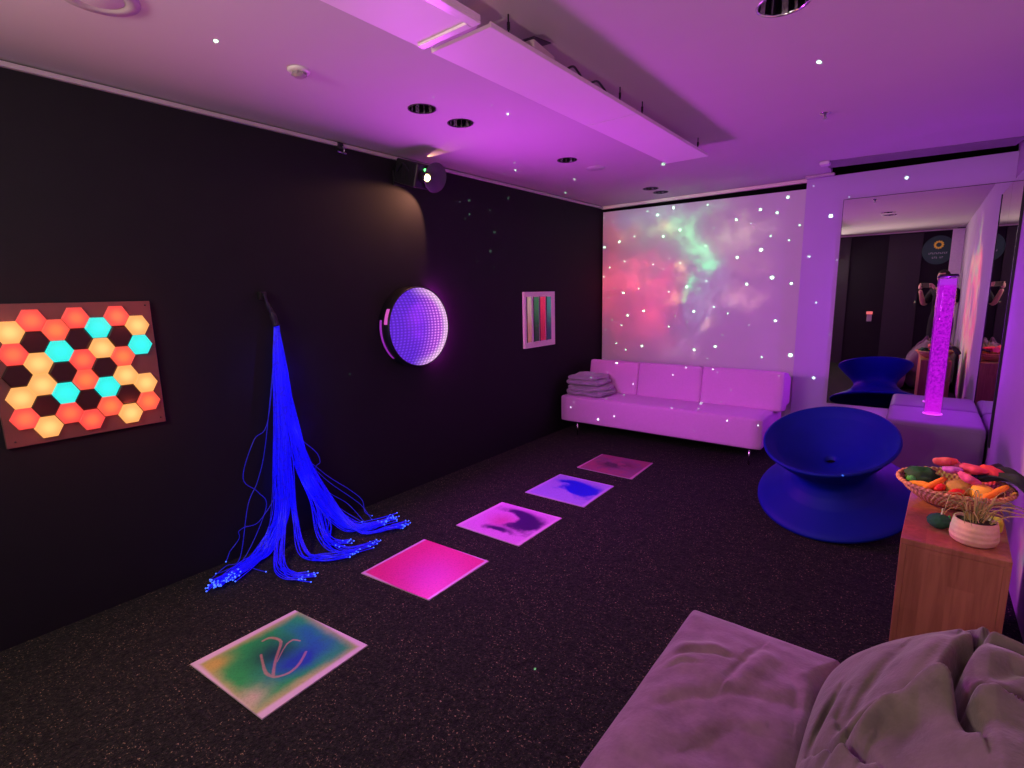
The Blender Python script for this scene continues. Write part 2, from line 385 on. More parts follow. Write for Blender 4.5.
def W(u, v, x): return at(u, v, 0, x)
def G(u, v, z=.012): return at(u, v, 2, z)
top = Vector((.042, 1.555, 1.345))
bund = [ # control points, count, spread at end, spread mid
    ([W(277, 365, .05), W(280, 420, .07), W(281, 470, .09), W(281, 512, .10), G(266, 549, .045), G(244, 564, .035), G(222, 582, .02)], 60, .085, .050),
    ([W(281, 365, .05), W(291, 420, .07), W(305, 470, .09), W(326, 505, .11), G(348, 525, .03), G(368, 526, .02), G(386, 520, .03)], 52, .085, .052),
    ([W(279, 380, .06), W(284, 450, .09), W(283, 510, .12), G(278, 560, .03), G(288, 576, .015), G(308, 578, .012)], 14, .030, .030),
    ([W(279, 380, .06), W(288, 450, .09), W(294, 510, .12), G(302, 552, .03), G(325, 560, .012), G(352, 556, .012)], 12, .045, .024),
    ([W(281, 380, .06), W(292, 450, .09), W(312, 500, .12), G(322, 535, .04), G(340, 552, .015), G(372, 546, .012)], 12, .060, .03),
    ([W(281, 380, .06), W(302, 450, .09), W(330, 500, .12), G(360, 531, .02), G(388, 530, .012), G(402, 522, .05)], 16, .045, .024),
    ([W(281, 380, .06), W(298, 450, .09), W(318, 495, .12), G(326, 524, .05), G(328, 540, .02), G(345, 545, .012)], 10, .055, .024),
]
strands = []
for P, n, s1, s0 in bund:
    for i in range(n):
        a = rnd.random()*2*math.pi; q = math.sqrt(rnd.random())
        off = Vector((abs(math.cos(a))*q*.55, math.sin(a)*q, math.cos(a*3)*q*.4))
        pts = [top+Vector((off.x*.012, off.y*.016, 0))]
        for k, p in enumerate(P):
            w = s0*(.65+.35*min(1, k/2)) if k < len(P)-2 else (s1 if k == len(P)-1 else (s0+s1)/2)
            j = Vector((rnd.gauss(0, 1), rnd.gauss(0, 1), rnd.gauss(0, .5)))*(.004 if k < 3 else .010)
            pp = p+off*w+j; 
            if k >= len(P)-2: pp.z = .008+abs(off.z)*w*1.1+rnd.random()*.02; pp += Vector((rnd.gauss(0, 1), rnd.gauss(0, 1), 0))*.012
            pp.z = max(pp.z, .006); pp.x = max(pp.x, .012)
            pts.append(pp)
        strands.append((pts, .0026))
# stray loops
for px in ([W(268, 420, .05), W(254, 440, .05), W(243, 478, .05), W(258, 492, .06), W(266, 508, .07), G(243, 560, .02), G(216, 574, .01)],
           [W(266, 440, .05), W(258, 480, .05), W(248, 505, .06), G(240, 558, .05), G(226, 566, .02), G(210, 580, .01)],
           [W(288, 418, .05), W(300, 438, .05), W(316, 452, .05), W(320, 462, .05), W(316, 470, .07), W(330, 500, .08), G(362, 522, .04)],
           [W(298, 440, .06), W(320, 470, .06), W(350, 490, .08), W(362, 500, .1), G(365, 512, .1), G(372, 516, .03)],
           [W(300, 445, .06), W(322, 476, .06), W(352, 498, .08), W(362, 506, .1), G(372, 520, .04)],
           [W(302, 452, .06), W(324, 488, .06), W(348, 504, .08), G(366, 524, .03)],
           [W(280, 470, .08), W(262, 518, .1), W(243, 528, .12), G(236, 536, .12), G(226, 562, .03)],
           [W(272, 500, .1), G(262, 556, .03), G(250, 566, .012), G(266, 572, .012)],
           [W(300, 470, .08), G(330, 524, .12), G(322, 536, .08), G(326, 548, .03), G(336, 552, .012)]):
    strands.append(([top]+px, .0022))
rnd.shuffle(strands); strands.sort(key=lambda s: s[1])
def tipm(bm, p, r=.0035): bmesh.ops.create_icosphere(bm, subdivisions=1, radius=r, matrix=Matrix.Translation(p))
rest = bmesh.new(); tips = bmesh.new()
for i, (pts, r) in enumerate(strands):
    sp_ = [Vector((max(q.x, .006), q.y, max(q.z, .006))) for q in spline(pts, 7)]
    if i < 96:
        bm = bmesh.new(); tube(bm, sp_, r, 5); o = fin('fibre_strand', bm, M_fib if r > .0024 else M_fib2, t, True)
        bm = bmesh.new(); tipm(bm, sp_[-1]+Vector((0, 0, .002)), .0045); fin('tip', bm, M_tip, o)
    else:
        tube(rest, sp_, r, 5); tipm(tips, sp_[-1]+Vector((0, 0, .002)), .0045)
o = fin('fibre_bundle', rest, M_fib, t, True); o['kind'] = 'stuff'
o = fin('bundle_tips', tips, M_tip, o)

# ------------------------------------------------------------------ infinity mirror
IY, IZ, IR = 2.62, 1.275, .285
t = thing('infinity_mirror', 'round glowing violet infinity mirror with rows of tiny lights on the black wall', 'infinity mirror', (0, IY, IZ))
MX = frame_to((1, 0, 0))
bm = bmesh.new(); lathe(bm, [(0, .0), (IR+.012, .0), (IR+.012, .112), (IR+.006, .118), (IR+.002, .112), (IR+.002, .10)], 64, MX); fin('frame', bm, M_bplast, t, True)
m, nt, b = new_mat('infinity light field'); x, y, z = sep(nt, coords(nt))
rr = (y*y+z*z).sqrt()/IR
g1 = (((y+z*.0)*95+(z*z)*120).sin().abs()).pw(1.5); g2 = ((z*150).sin().abs()).pw(1.5)
# rows of small lamps curving away towards the right side
dots = (g1*g2)
edge = ((y/IR+.35)*.75+rr*.25).step(.2, 1.0)
base = mix(nt, (.13, .025, .80), (.45, .04, .85), edge)
base = mix(nt, base, (1.0, .38, 1.0), (dots*(edge*.95+.04)).clamp())
base = mix(nt, base, (1.0, .60, 1.0), (rr.step(.72, .98)*edge*1.1).clamp())
dark = (((y+.05)*(y+.05)*90+(z-.03)*(z-.03)*60)*-1).exp()
base = mix(nt, base, (.22, .04, .75), dark*.45)
nt.links.new(base, b.inputs['Emission Color']); nt.links.new(((dots*.5+.62)).k, b.inputs['Emission Strength'])
b.inputs['Base Color'].default_value = (.02, .01, .03, 1); b.inputs['Roughness'].default_value = .15
bm = bmesh.new(); lathe(bm, [(0, .119), (IR*.5, .116), (IR*.85, .114), (IR+.002, .110)], 64, MX); fin('light_glass', bm, m, t, True)
def rim_patch(name, prof, a0, a1, mat, n=24):
    bm = bmesh.new()
    rg = [[bm.verts.new((xx, -r_*math.cos(a), r_*math.sin(a))) for a in [R(a0+(a1-a0)*k/n) for k in range(n+1)]] for r_, xx in prof]
    for A, B in zip(rg, rg[1:]):
        for k in range(n): bm.faces.new((A[k], A[k+1], B[k+1], B[k]))
    return fin(name, bm, mat, t, True)
rim_patch('side_reflection', [(IR+.0122, .062), (IR+.0145, .068), (IR+.0145, .092), (IR+.0122, .098)], 6, 28, simple('pink side reflection', (.5, .1, .4), .3, emit=(.62, .09, .50), es=.8))  # glowing patch imitating a pink reflection on the frame side
rim_patch('side_reflection_strip', [(IR+.0122, .012), (IR+.0140, .015), (IR+.0140, .032), (IR+.0122, .035)], -48, 12, simple('violet reflection strip', (.3, .05, .4), .3, emit=(.30, .02, .42), es=.7))  # emissive band painting a violet reflection onto the frame
rim_patch('added_wall_glow', [(IR+.0122, .02), (IR+.0140, .025), (IR+.0140, .055), (IR+.0122, .06)], 125, 235, simple('added magenta wall glow', (.5, .1, .5), .3, emit=(.80, .03, .80), es=80.0), 48)  # hidden emitter added so the wall beside the frame glows magenta

# ------------------------------------------------------------------ framed strip picture
t = thing('framed_strip_panel', 'small white framed panel with green, red and teal glitter strips on the black wall', 'framed panel', (0, 4.295, 1.245))
bm = bmesh.new(); box(bm, (.001, -.265, -.275), (.03, .265, .275)); fin('frame', bm, simple('pinkish white frame', (.95, .80, .72), .5, var=.05), t, bevel=.004)
def strip(nm, cols, z0):
    m, nt, b = new_mat(nm); v = coords(nt); x, y, z = sep(nt, v)
    n = noi(nt, v, 45, 3, .7); f = ((z+.22)/.44+ (n-.5)*.5).clamp()
    c = mix(nt, cols[0], cols[1], f.step(.2, .9)); nt.links.new(c, b.inputs['Base Color']); b.inputs['Roughness'].default_value = .25
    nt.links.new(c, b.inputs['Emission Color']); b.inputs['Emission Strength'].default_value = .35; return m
SP = [(-.175, .034, 'pale faded strip', strip('gold strip', ((.5, .20, .16), (.60, .50, .32)), 0)), (-.055, .040, 'green glitter strip', strip('green strip', ((.003, .03, .010), (.02, .22, .06)), 0)),
      (.055, .046, 'crimson glitter strip', strip('red strip', ((.45, .01, .05), (.80, .03, .09)), 0)), (.165, .038, 'teal glitter strip', strip('teal strip', ((.004, .04, .075), (.02, .30, .22)), 0))]
for yy, w, lb, mm in SP:
    bm = bmesh.new(); box(bm, (.026, yy-w-.015, -.215), (.034, yy+w-.015, .225)); o = fin('glitter_strip', bm, mm, t, bevel=.003); o['label'] = lb
    if w > .03:
        bm = bmesh.new(); box(bm, (.03, yy-w-.027, -.218), (.033, yy-w-.015, .228)); fin('dark_edge', bm, M_bplast, o)
bm = bmesh.new(); box(bm, (.034, -.095, -.235), (.038, -.045, -.212)); o = fin('clip', bm, simple('pale clip', (.9, .8, .6), .3), t, bevel=.003)

# ------------------------------------------------------------------ effect projector
PJ = Vector((.19, 2.58, 2.335)); tgt = Vector((3.51, 2.5, 1.25)); pd = (tgt-PJ).normalized()
t = thing('effect_projector', 'black wall-mounted effect projector with a bright lens under the ceiling', 'projector', PJ)
ax = ax_p = pd; sd = Vector((0, 0, 1)).cross(ax).normalized(); uu = ax.cross(sd)
PM = Matrix((ax, sd, uu)).transposed()
bm = bmesh.new(); box(bm, (-.13, -.085, -.08), (.10, .085, .08), PM, (0, 0, 0)); fin('body', bm, M_bplast, t, bevel=.012, seg=3)
bm = bmesh.new()
for k in range(5): box(bm, (-.07+k*.03, -.089, -.05), (-.058+k*.03, .089, .05), PM, (0, 0, 0))
fin('cooling_ribs', bm, M_bplast, t)
bm = bmesh.new(); lathe(bm, [(.0, .10), (.036, .10), (.036, .15), (.030, .152), (.028, .135), (0, .135)], 28, Matrix.Translation(sd*-.02) @ frame_to(ax)); fin('lens_barrel', bm, M_bplast, t, True)
bm = bmesh.new(); bmesh.ops.create_uvsphere(bm, u_segments=20, v_segments=12, radius=.022, matrix=Matrix.Translation(ax*.142+sd*-.02)); o = fin('lens', bm, simple('glowing lens', (1, .9, .6), .1, emit=(1.0, .80, .30), es=14), t, True)
bm = bmesh.new(); bmesh.ops.create_uvsphere(bm, u_segments=10, v_segments=8, radius=.009, matrix=Matrix.Translation(ax*.105+uu*.045+sd*-.015)); fin('indicator_lamp', bm, simple('green indicator', (.1, 1, .3), .1, emit=(.15, 1.0, .25), es=3), t, True)
bm = bmesh.new(); lathe(bm, [(0, .0), (.098, .0), (.10, .004), (.098, .010), (0, .010)], 48, Matrix.Translation(ax*.112+sd*.075+uu*.01) @ frame_to(ax)); fin('effect_wheel', bm, simple('smoky wheel', (.05, .042, .06), .55), t, True)
bm = bmesh.new(); box(bm, (-.19, -.02, -.01), (-.09, .02, .01)); box(bm, (-.19, -.05, -.05), (-.178, .05, .05)); tube(bm, spline([(-.1, -.09, .02), (-.02, -.10, .06), (.03, -.09, .0)], 6), .008, 6); fin('bracket', bm, M_bplast, t, bevel=.003)

# ------------------------------------------------------------------ liquid floor tiles
def tile_uv(u, v):
    P = [at(a, b, 2, .005) for a, b in ((190, 664), (295, 610), (368, 645), (262, 719))]; c = sum(P, Vector())/4
    d = ((P[1]-P[0])+(P[2]-P[3])).normalized(); a = math.atan2(d.y, d.x)-math.pi/2
    q = Matrix.Rotation(-a, 3, 'Z') @ (at(u, v, 2, .005)-c); return (q.x, q.y)
HEART = []
for path, wd in (([(263, 641), (269, 638), (276, 638.5), (281, 642), (279, 650), (275, 662), (273, 676)], .014), ([(261, 655), (263, 664), (266, 673), (274, 677), (284, 675), (292, 671), (300, 663), (306, 652)], .013),
                 ([(287, 644), (293, 640), (300, 641)], .007), ([(277, 662), (283, 650), (287, 644)], .006)):
    pp = [tuple(q)[:2] for q in spline([(*tile_uv(*p), 0) for p in path], 2)]; wd *= .62
    for a_, b_ in zip(pp, pp[1:]): HEART.append((a_, b_, wd))
def tilemat(kind):
    m, nt, b = new_mat('liquid tile '+kind); v = coords(nt); x, y, z = sep(nt, v)
    w1 = noi(nt, v, 7, 4, .6); w2 = noi(nt, v, 7, 4, .6, off=(3, 7, 1)); g = noi(nt, v, 120, 2, .7)
    X = x+(w1-.5)*.10; Y = y+(w2-.5)*.10
    def blob(cx, cy_, sx, sy_): return ((((X-cx)*(X-cx))*(1/sx/sx)+((Y-cy_)*(Y-cy_))*(1/sy_/sy_))*-1).exp()
    edge = x.abs().mx(y.abs())
    if kind == 'green':
        inner = edge+(w1-.5)*.07
        c = mix(nt, (.50, .55, .18), (.03, .46, .10), inner.step(.235, .175))
        c = mix(nt, c, (.012, .075, .07), (blob(-.03, -.01, .12, .10)*1.0).clamp())
        c = mix(nt, c, (.02, .20, .34), (blob(.0, .14, .15, .06)*1.1).clamp())
        c = mix(nt, c, (.02, .08, .42), (blob(.09, .03, .065, .115)*1.3).clamp())
        c = mix(nt, c, (.04, .20, .08), (blob(.06, .17, .0001+.02, .02)*.3).clamp())
        c = mix(nt, c, (.62, .48, .40), (blob(-.03, -.22, .10, .030)).clamp()*.0)
        c = mix(nt, c, (.56, .58, .34), (blob(.14, -.20, .055, .06)*1.1).clamp())
        c = mix(nt, c, (.58, .50, .10), (blob(-.18, -.19, .05, .05)*1.1).clamp())
        def seg(ax_, ay, bx_, by, wd):
            dx, dy = bx_-ax_, by-ay; L2 = dx*dx+dy*dy
            tt = (((x-ax_)*dx+(y-ay)*dy)*(1/L2)).clamp(); qx = x-(tt*dx+ax_); qy = y-(tt*dy+ay)
            return ((qx*qx+qy*qy).sqrt()+(w2-.5)*.012).step(wd, wd*.35)
        rg_ = None
        # the heart-like print: two curved pale outlines meeting at a point, open between the lobes
        for a_, b_, wd in HEART:
            q_ = seg(*a_, *b_, wd); rg_ = q_ if rg_ is None else rg_.mx(q_)
        c = mix(nt, c, (.70, .32, .24), rg_*.5)
    elif kind == 'pink':
        c = mix(nt, (.80, .035, .22), (.72, .03, .36), (blob(.08, -.05, .18, .18)).clamp())
    elif kind == 'magenta':
        c = mix(nt, (.72, .25, .72), (.65, .10, .40), blob(-.05, -.02, .10, .09))
        c = mix(nt, c, (.06, .01, .14), ((blob(.10, .03, .13, .12)*1.8)+(blob(-.04, .14, .12, .05)*1.4)+(blob(-.0, -.13, .10, .03)*1.3)-(blob(-.06, .02, .07, .06)*1.6)+(w2-.5)*2).step(.15, 1.2))
    elif kind == 'blue':
        c = mix(nt, (.36, .26, .80), (.42, .30, .82), w1)
        c = mix(nt, c, (.008, .012, .75), ((blob(.08, .02, .15, .12)*1.9)+(blob(-.06, .12, .10, .05)*1.5)-(blob(-.02, -.08, .07, .05)*1.5)+(w2-.5)*2).step(.15, 1.1))
    else:
        c = mix(nt, (.38, .06, .14), (.26, .07, .18), w1.step(.4, .6))
        c = mix(nt, c, (.06, .015, .05), ((blob(0, 0.02, .15, .10)*1.5)*w2.step(.35, .6)).clamp())
    c = mix(nt, c, tuple(0 for _ in range(3)), (g.step(.45, .7)*.18))
    bord = {'green': (.72, .60, .66), 'pink': (.72, .42, .66), 'magenta': (.75, .40, .72), 'blue': (.55, .38, .80), 'red': (.60, .26, .42)}[kind]
    c = mix(nt, c, bord, edge.step({'red': .232, 'pink': .230}.get(kind, .218)+0, .238))
    nt.links.new(c, b.inputs['Base Color']); b.inputs['Roughness'].default_value = .38; b.inputs['Specular IOR Level'].default_value = .3
    return m
def quad_tile(px, kind, label):
    P = [at(u, v, 2, .005) for u, v in px]; c = sum(P, Vector())/4
    d = ((P[1]-P[0])+(P[2]-P[3])).normalized(); a = math.atan2(d.y, d.x)-math.pi/2
    t = thing('liquid_floor_tile', label, 'floor tile', (c.x, c.y, 0), a, 'liquid-filled tiles in a row on the carpet')
    Q = [Matrix.Rotation(-a, 3, 'Z') @ (p-c) for p in P]
    for nm_, k, z0, z1, mm in (('tile_body', 1.0, 0, .004, M_tedge), ('liquid_face', .994, .003, .0055, tilemat(kind))):
        bm = bmesh.new(); lo = [bm.verts.new((q.x*k, q.y*k, z0)) for q in Q]; hi = [bm.verts.new((q.x*k, q.y*k, z1)) for q in Q]
        bm.faces.new(lo); bm.faces.new(hi)
        for i in range(4): bm.faces.new((lo[i], lo[(i+1) % 4], hi[(i+1) % 4], hi[i]))
        fin(nm_, bm, mm, t)
M_tedge = simple('tile edge', (.5, .42, .48), .4)
quad_tile([(190, 664), (295, 610), (368, 645), (262, 719)], 'green', 'liquid floor tile nearest the camera, green and blue with a heart-like print')
quad_tile([(361, 573), (424, 539), (489, 561), (429, 600)], 'pink', 'plain hot pink liquid floor tile')
quad_tile([(456, 525), (502, 502), (562, 518), (519, 546)], 'magenta', 'magenta liquid floor tile with a dark purple swirl')
quad_tile([(525, 492), (560, 474), (614, 486), (584, 507)], 'blue', 'lavender liquid floor tile with a bright blue swirl')
quad_tile([(577, 467), (602, 454), (653, 463), (632, 479)], 'red', 'dull red liquid floor tile nearest the sofa')

# ------------------------------------------------------------------ sofa
M_sofa = simple('pale woven sofa fabric', (.80, .38, .78), .9, var=.05, scale=60, bmp=.3, bscale=420, sheen=.2, spec=.1)
t = thing('sofa', 'long pale low sofa with three back cushions against the white wall', 'sofa', (1.08, 4.95, 0))
bm = bmesh.new(); rbox(bm, (-1.0, -.37, .148), (1.0, .42, .425), .022, puff=.002); fin('seat', bm, M_sofa, t, True)
bm = bmesh.new(); box(bm, (-.96, -.33, .135), (.96, .38, .16)); fin('base_frame', bm, M_bplast, t, bevel=.005)
for i, (x0, x1) in enumerate(((-.90, -.325), (-.32, .335), (.34, 1.06))):
    bm = bmesh.new(); rbox(bm, (x0, .04, .415), (x1, .27, .775), .022, puff=.004, rot=Matrix.Rotation(R(-9), 3, 'X'), org=(0, .04, .42)); fin('back_cushion', bm, M_sofa, t, True)
bm = bmesh.new(); rbox(bm, (-.90, .27, .42), (1.06, .42, .70), .03); fin('backrest', bm, M_sofa, t, True)
for x, y in ((-.82, -.32), (.90, -.32), (-.82, .36), (.90, .36)):
    bm = bmesh.new(); tube(bm, [(x, y, .15), (x, y, .0)], .009, 10); fin('leg', bm, M_metal, t, True)
# folded blankets
M_blank = simple('soft pale blanket', (.38, .31, .40), .95, var=.1, scale=30, bmp=.4, bscale=90, sheen=.4)
def blanket(z, w, d, h, label, dx=0, seed=0, rz=0):
    t = thing('folded_blanket', label, 'blanket', (.33+dx, 4.80, z), rz, 'folded blankets stacked on the sofa')
    names = ('lower_fold', 'upper_fold')
    for L_ in range(2):
        bm = bmesh.new(); z0 = L_*h*.5; rbox(bm, (-w/2+.015*L_, -d/2+.01*L_, z0), (w/2-.02*L_, d/2, z0+h*.52), h*.24, puff=.010)
        for v in bm.verts: v.co += Vector((0, 0, .010))*noise.noise(v.co*9+Vector((seed, L_, 0)))*2*(1 if v.co.z > h*.1 else 0) + Vector((.012*noise.noise(v.co*7+Vector((9+seed, 0, 0))), .012*noise.noise(v.co*7+Vector((0, 5, seed))), 0))
        fin(names[L_], bm, M_blank, t, True)
blanket(.433, .43, .34, .095, 'lower folded pale blanket lying on the left end of the sofa', seed=1)
blanket(.542, .37, .32, .095, 'upper folded pale blanket, on top of the other at the sofa end', dx=-.03, seed=4, rz=R(2))

# ------------------------------------------------------------------ spinning chair
B0 = Vector((2.6994, 3.803, .1745)); ax = Vector((-.0865, -.3752, .9229)).normalized()
t = thing('spinning_top_chair', 'blue spool-shaped spinning chair tipped forward on the carpet', 'chair', (2.607, 3.411, 0))
CM = Matrix.Translation(B0-Vector((2.607, 3.411, 0))) @ frame_to(ax)
def cmat():
    m, nt, b = new_mat('ridged blue plastic'); x, y, z = sep(nt, coords(nt)); v = coords(nt)
    c = mix(nt, (.001, .010, .24), (.002, .013, .30), noi(nt, v, 4)); nt.links.new(c, b.inputs['Base Color'])
    b.inputs['Roughness'].default_value = .55; b.inputs['Specular IOR Level'].default_value = .2
    bump(nt, b, noi(nt, v, 180, 2), .1, .002); return m
M_chair = cmat()
RB, RT, HC = .452, .368, .436
def ridge(prof):
    """fine turned grooves between profile points"""
    out = []
    for (r0, z0), (r1, z1) in zip(prof, prof[1:]):
        L_ = math.hypot(r1-r0, z1-z0); n = max(1, int(L_/.012))
        for k in range(n): 
            f = k/n; out.append((r0+(r1-r0)*f - (.0012 if k % 2 else 0), z0+(z1-z0)*f))
    out.append(prof[-1]); return out
outer = [(0, .055), (.10, .05), (.20, .03), (.33, .006), (RB-.012, -.004), (RB, .006), (RB-.002, .02), (RB-.03, .038), (.355, .068), (.29, .10), (.24, .14), (.215, .18), (.210, .205), (.222, .24), (.25, .28), (.29, .325), (.325, .368), (RT-.015, HC-.030), (RT, HC-.010), (RT-.002, HC+.004), (RT-.012, HC+.006)]
inner = [(RT-.012, HC+.006), (RT-.03, HC-.006), (.29, HC-.045), (.23, HC-.085), (.16, HC-.125), (.10, HC-.15), (.05, HC-.162), (.028, HC-.166), (.027, HC-.20), (0, HC-.20)]
bm = bmesh.new(); lathe(bm, outer[:1]+ridge(outer[1:]), 96, CM); fin('spool_body', bm, M_chair, t, True)
bm = bmesh.new(); lathe(bm, ridge(inner[:-3])+inner[-3:], 96, CM); fin('seat_bowl', bm, M_chair, t, True)
bm = bmesh.new(); lathe(bm, [(0, HC-.190), (.026, HC-.190), (.026, HC-.186), (0, HC-.184)], 24, CM); fin('centre_hole', bm, M_void, t)

# ------------------------------------------------------------------ ottoman, bubble tube, mirrors
M_otto = simple('padded lilac-grey vinyl', (.22, .19, .22), .6, var=.05, scale=8, bmp=.08, bscale=150)
t = thing('corner_platform', 'padded square corner platform under the glowing bubble tube', 'platform', (3.195, 5.225, 0))
bm = bmesh.new(); rbox(bm, (-.30, -.31, .0), (.295, .325, .475), .03, puff=.004); fin('padded_block', bm, M_otto, t, True)
bm = bmesh.new(); 
tube(bm, [(-.275, -.312, .44), (.27, -.312, .44)], .003, 5); fin('seam', bm, M_otto, t)
TX, TY = 3.185, 5.28
t = thing('bubble_tube', 'tall glowing magenta bubble tube standing on the padded corner platform', 'bubble tube', (TX, TY, .475))
m, nt, b = new_mat('glowing bubble water'); v = coords(nt); x, y, z = sep(nt, v)
n1 = noi(nt, v, 45, 3, .7, off=(0, 0, 0)); vo = nt.nodes.new('ShaderNodeTexVoronoi'); vo.inputs['Scale'].default_value = 55; nt.links.new(v, vo.inputs['Vector'])
bub = S(nt, vo.outputs['Distance']).step(.25, .5)
c = mix(nt, (.20, .0, .42), (.68, .01, .92), (n1.step(.35, .62)*.6+bub*.4).clamp())
c = mix(nt, c, (.80, .01, .95), (z*-1+.25).step(0, .25)*.8); c = mix(nt, c, (.50, .03, .85), z.step(1.02, 1.03))
em = nt.nodes.new('ShaderNodeEmission'); nt.links.new(c, em.inputs[0]); em.inputs[1].default_value = .88
tr = nt.nodes.new('ShaderNodeBsdfTransparent'); mx_ = nt.nodes.new('ShaderNodeMixShader'); mx_.inputs[0].default_value = .72
nt.links.new(tr.outputs[0], mx_.inputs[1]); nt.links.new(em.outputs[0], mx_.inputs[2]); nt.links.new(mx_.outputs[0], nt.nodes['Material Output'].inputs[0])
bm = bmesh.new(); lathe(bm, [(.052, .012), (.052, 1.075)], 40); fin('water_column', bm, m, t, True)
m, nt, b = new_mat('clear acrylic'); g = nt.nodes.new('ShaderNodeBsdfGlossy'); g.inputs['Roughness'].default_value = .08
tr = nt.nodes.new('ShaderNodeBsdfTransparent'); mx_ = nt.nodes.new('ShaderNodeMixShader'); lw = nt.nodes.new('ShaderNodeLayerWeight'); lw.inputs[0].default_value = .25
nn = noi(nt, coords(nt), 3); nt.links.new((S(nt, lw.outputs[1])*(nn*.1+.5)).k, mx_.inputs[0])
nt.links.new(tr.outputs[0], mx_.inputs[1]); nt.links.new(g.outputs[0], mx_.inputs[2]); nt.links.new(mx_.outputs[0], nt.nodes['Material Output'].inputs[0])
bm = bmesh.new(); lathe(bm, [(.058, .005), (.058, 1.10)], 40); fin('acrylic_tube', bm, m, t, True)
bm = bmesh.new(); lathe(bm, [(0, .0), (.064, .0), (.064, .01), (.0, .01)], 40); fin('base_ring', bm, simple('pink lit ring', (.5, .1, .5), .3, emit=(.9, .08, .9), es=.8), t, True)
bm = bmesh.new(); lathe(bm, [(0, 1.088), (.061, 1.088), (.062, 1.10), (.056, 1.108), (0, 1.108)], 40); fin('cap', bm, M_bplast, t, True)
m, nt, b = new_mat('silvered mirror'); b.inputs['Metallic'].default_value = 1; b.inputs['Roughness'].default_value = 0.0
c = mix(nt, (.80, .80, .80), (.83, .83, .83), noi(nt, coords(nt), 2)); nt.links.new(c, b.inputs['Base Color']); M_mir = m
t = thing('wall_mirror', 'large frameless wall mirror behind the bubble tube and platform', 'mirror', (2.96, YM, 1.33))
bm = bmesh.new(); box(bm, (-.54, -.012, -.895), (.545, -.001, .925)); fin('glass', bm, M_mir, t)
bm = bmesh.new(); box(bm, (-.541, -.010, .9255), (.545, -.001, .9295)); box(bm, (-.544, -.010, -.895), (-.5405, -.001, .929)); fin('edge_strip', bm, simple('dark mirror edge', (.06, .03, .07), .4), t)
t = thing('side_mirror', 'tall narrow mirror with a thin black edge on the right wall beside the bubble tube', 'mirror', (XR, 5.19, 1.30))
bm = bmesh.new(); box(bm, (-.012, -.34, -.93), (-.001, .355, .955)); fin('glass', bm, M_mir, t)
bm = bmesh.new(); box(bm, (-.016, -.352, -.94), (-.001, -.340, .955)); fin('edge_strip', bm, M_bplast, t)

# ------------------------------------------------------------------ wooden cabinet with bowl, pot, plush fruit
def woodmat():
    m, nt, b = new_mat('warm oak boards'); v = coords(nt); x, y, z = sep(nt, v)
    mp = nt.nodes.new('ShaderNodeMapping'); mp.inputs['Scale'].default_value = (9, 9, .7); nt.links.new(v, mp.inputs[0])
    g = noi(nt, mp.outputs[0], 5, 4, .6, .6); g2 = noi(nt, mp.outputs[0], 22, 3, .6)
    br = nt.nodes.new('ShaderNodeTexBrick'); mp2 = nt.nodes.new('ShaderNodeMapping'); mp2.inputs['Rotation'].default_value = (R(90), 0, R(0)); 
    nt.links.new(v, mp2.inputs[0]); 
    cell = ((x*18).frac()*0+((x*14)._m('FLOOR')*.37+(z*3+(x*14)._m('FLOOR')*.31)._m('FLOOR')*.23).frac())
    c = mix(nt, (.20, .065, .042), (.34, .125, .082), (g.step(.3, .7)*.6+g2*.25+cell*.45-.15).clamp())
    c = mix(nt, c, (.22, .08, .05), ((z*3+(x*14)._m('FLOOR')*.31).frac().step(.985, 1.0))*.3)
    nt.links.new(c, b.inputs['Base Color']); b.inputs['Roughness'].default_value = .5; return m
M_wood = woodmat()
ZC = .60; CR = R(-2)
t = thing('wooden_cabinet', 'low oak cabinet holding the basket and flower pot, right of the blue chair', 'cabinet', (3.06, 2.24, 0), CR)
W_, D_ = .295, .80
bm = bmesh.new(); box(bm, (0, 0, ZC-.022), (W_, D_, ZC)); fin('top', bm, M_wood, t, bevel=.002)
for x in (0, W_-.02):
    bm = bmesh.new(); box(bm, (x, .0, 0), (x+.02, D_, ZC-.022)); fin('side_panel', bm, M_wood, t, bevel=.002)
bm = bmesh.new(); box(bm, (.02, .0, .0), (W_-.02, .018, ZC-.022)); fin('end_panel', bm, M_wood, t)
bm = bmesh.new(); box(bm, (.02, D_-.018, .0), (W_-.02, D_, ZC-.022)); fin('back_panel', bm, M_wood, t)
# basket
BX, BY = 3.215, 2.74
t = thing('woven_basket', 'round woven basket full of play food on the oak cabinet', 'basket', (BX, BY, ZC))
m, nt, b = new_mat('woven cane'); v = coords(nt); x, y, z = sep(nt, v)
wv = ((y.at2(x)*60).sin()*((z*260).sin())); c = mix(nt, (.32, .12, .07), (.62, .30, .19), (wv*.5+.5)); nt.links.new(c, b.inputs['Base Color']); b.inputs['Roughness'].default_value = .8; bump(nt, b, wv, .6, .004); M_cane = m
bm = bmesh.new(); lathe(bm, [(0, .002), (.085, .002), (.12, .015), (.16, .048), (.186, .082), (.178, .084), (.15, .055), (.11, .025), (0, .012)], 72); fin('bowl', bm, M_cane, t, True)
bm = bmesh.new()
pts = [(.186*math.cos(a), .186*math.sin(a), .086+.0015*math.sin(a*40)) for a in [2*math.pi*k/120 for k in range(121)]]
tube(bm, pts, [.0085+.0015*math.sin(k*2.1) for k in range(121)], 8); fin('rim', bm, M_cane, t, True)
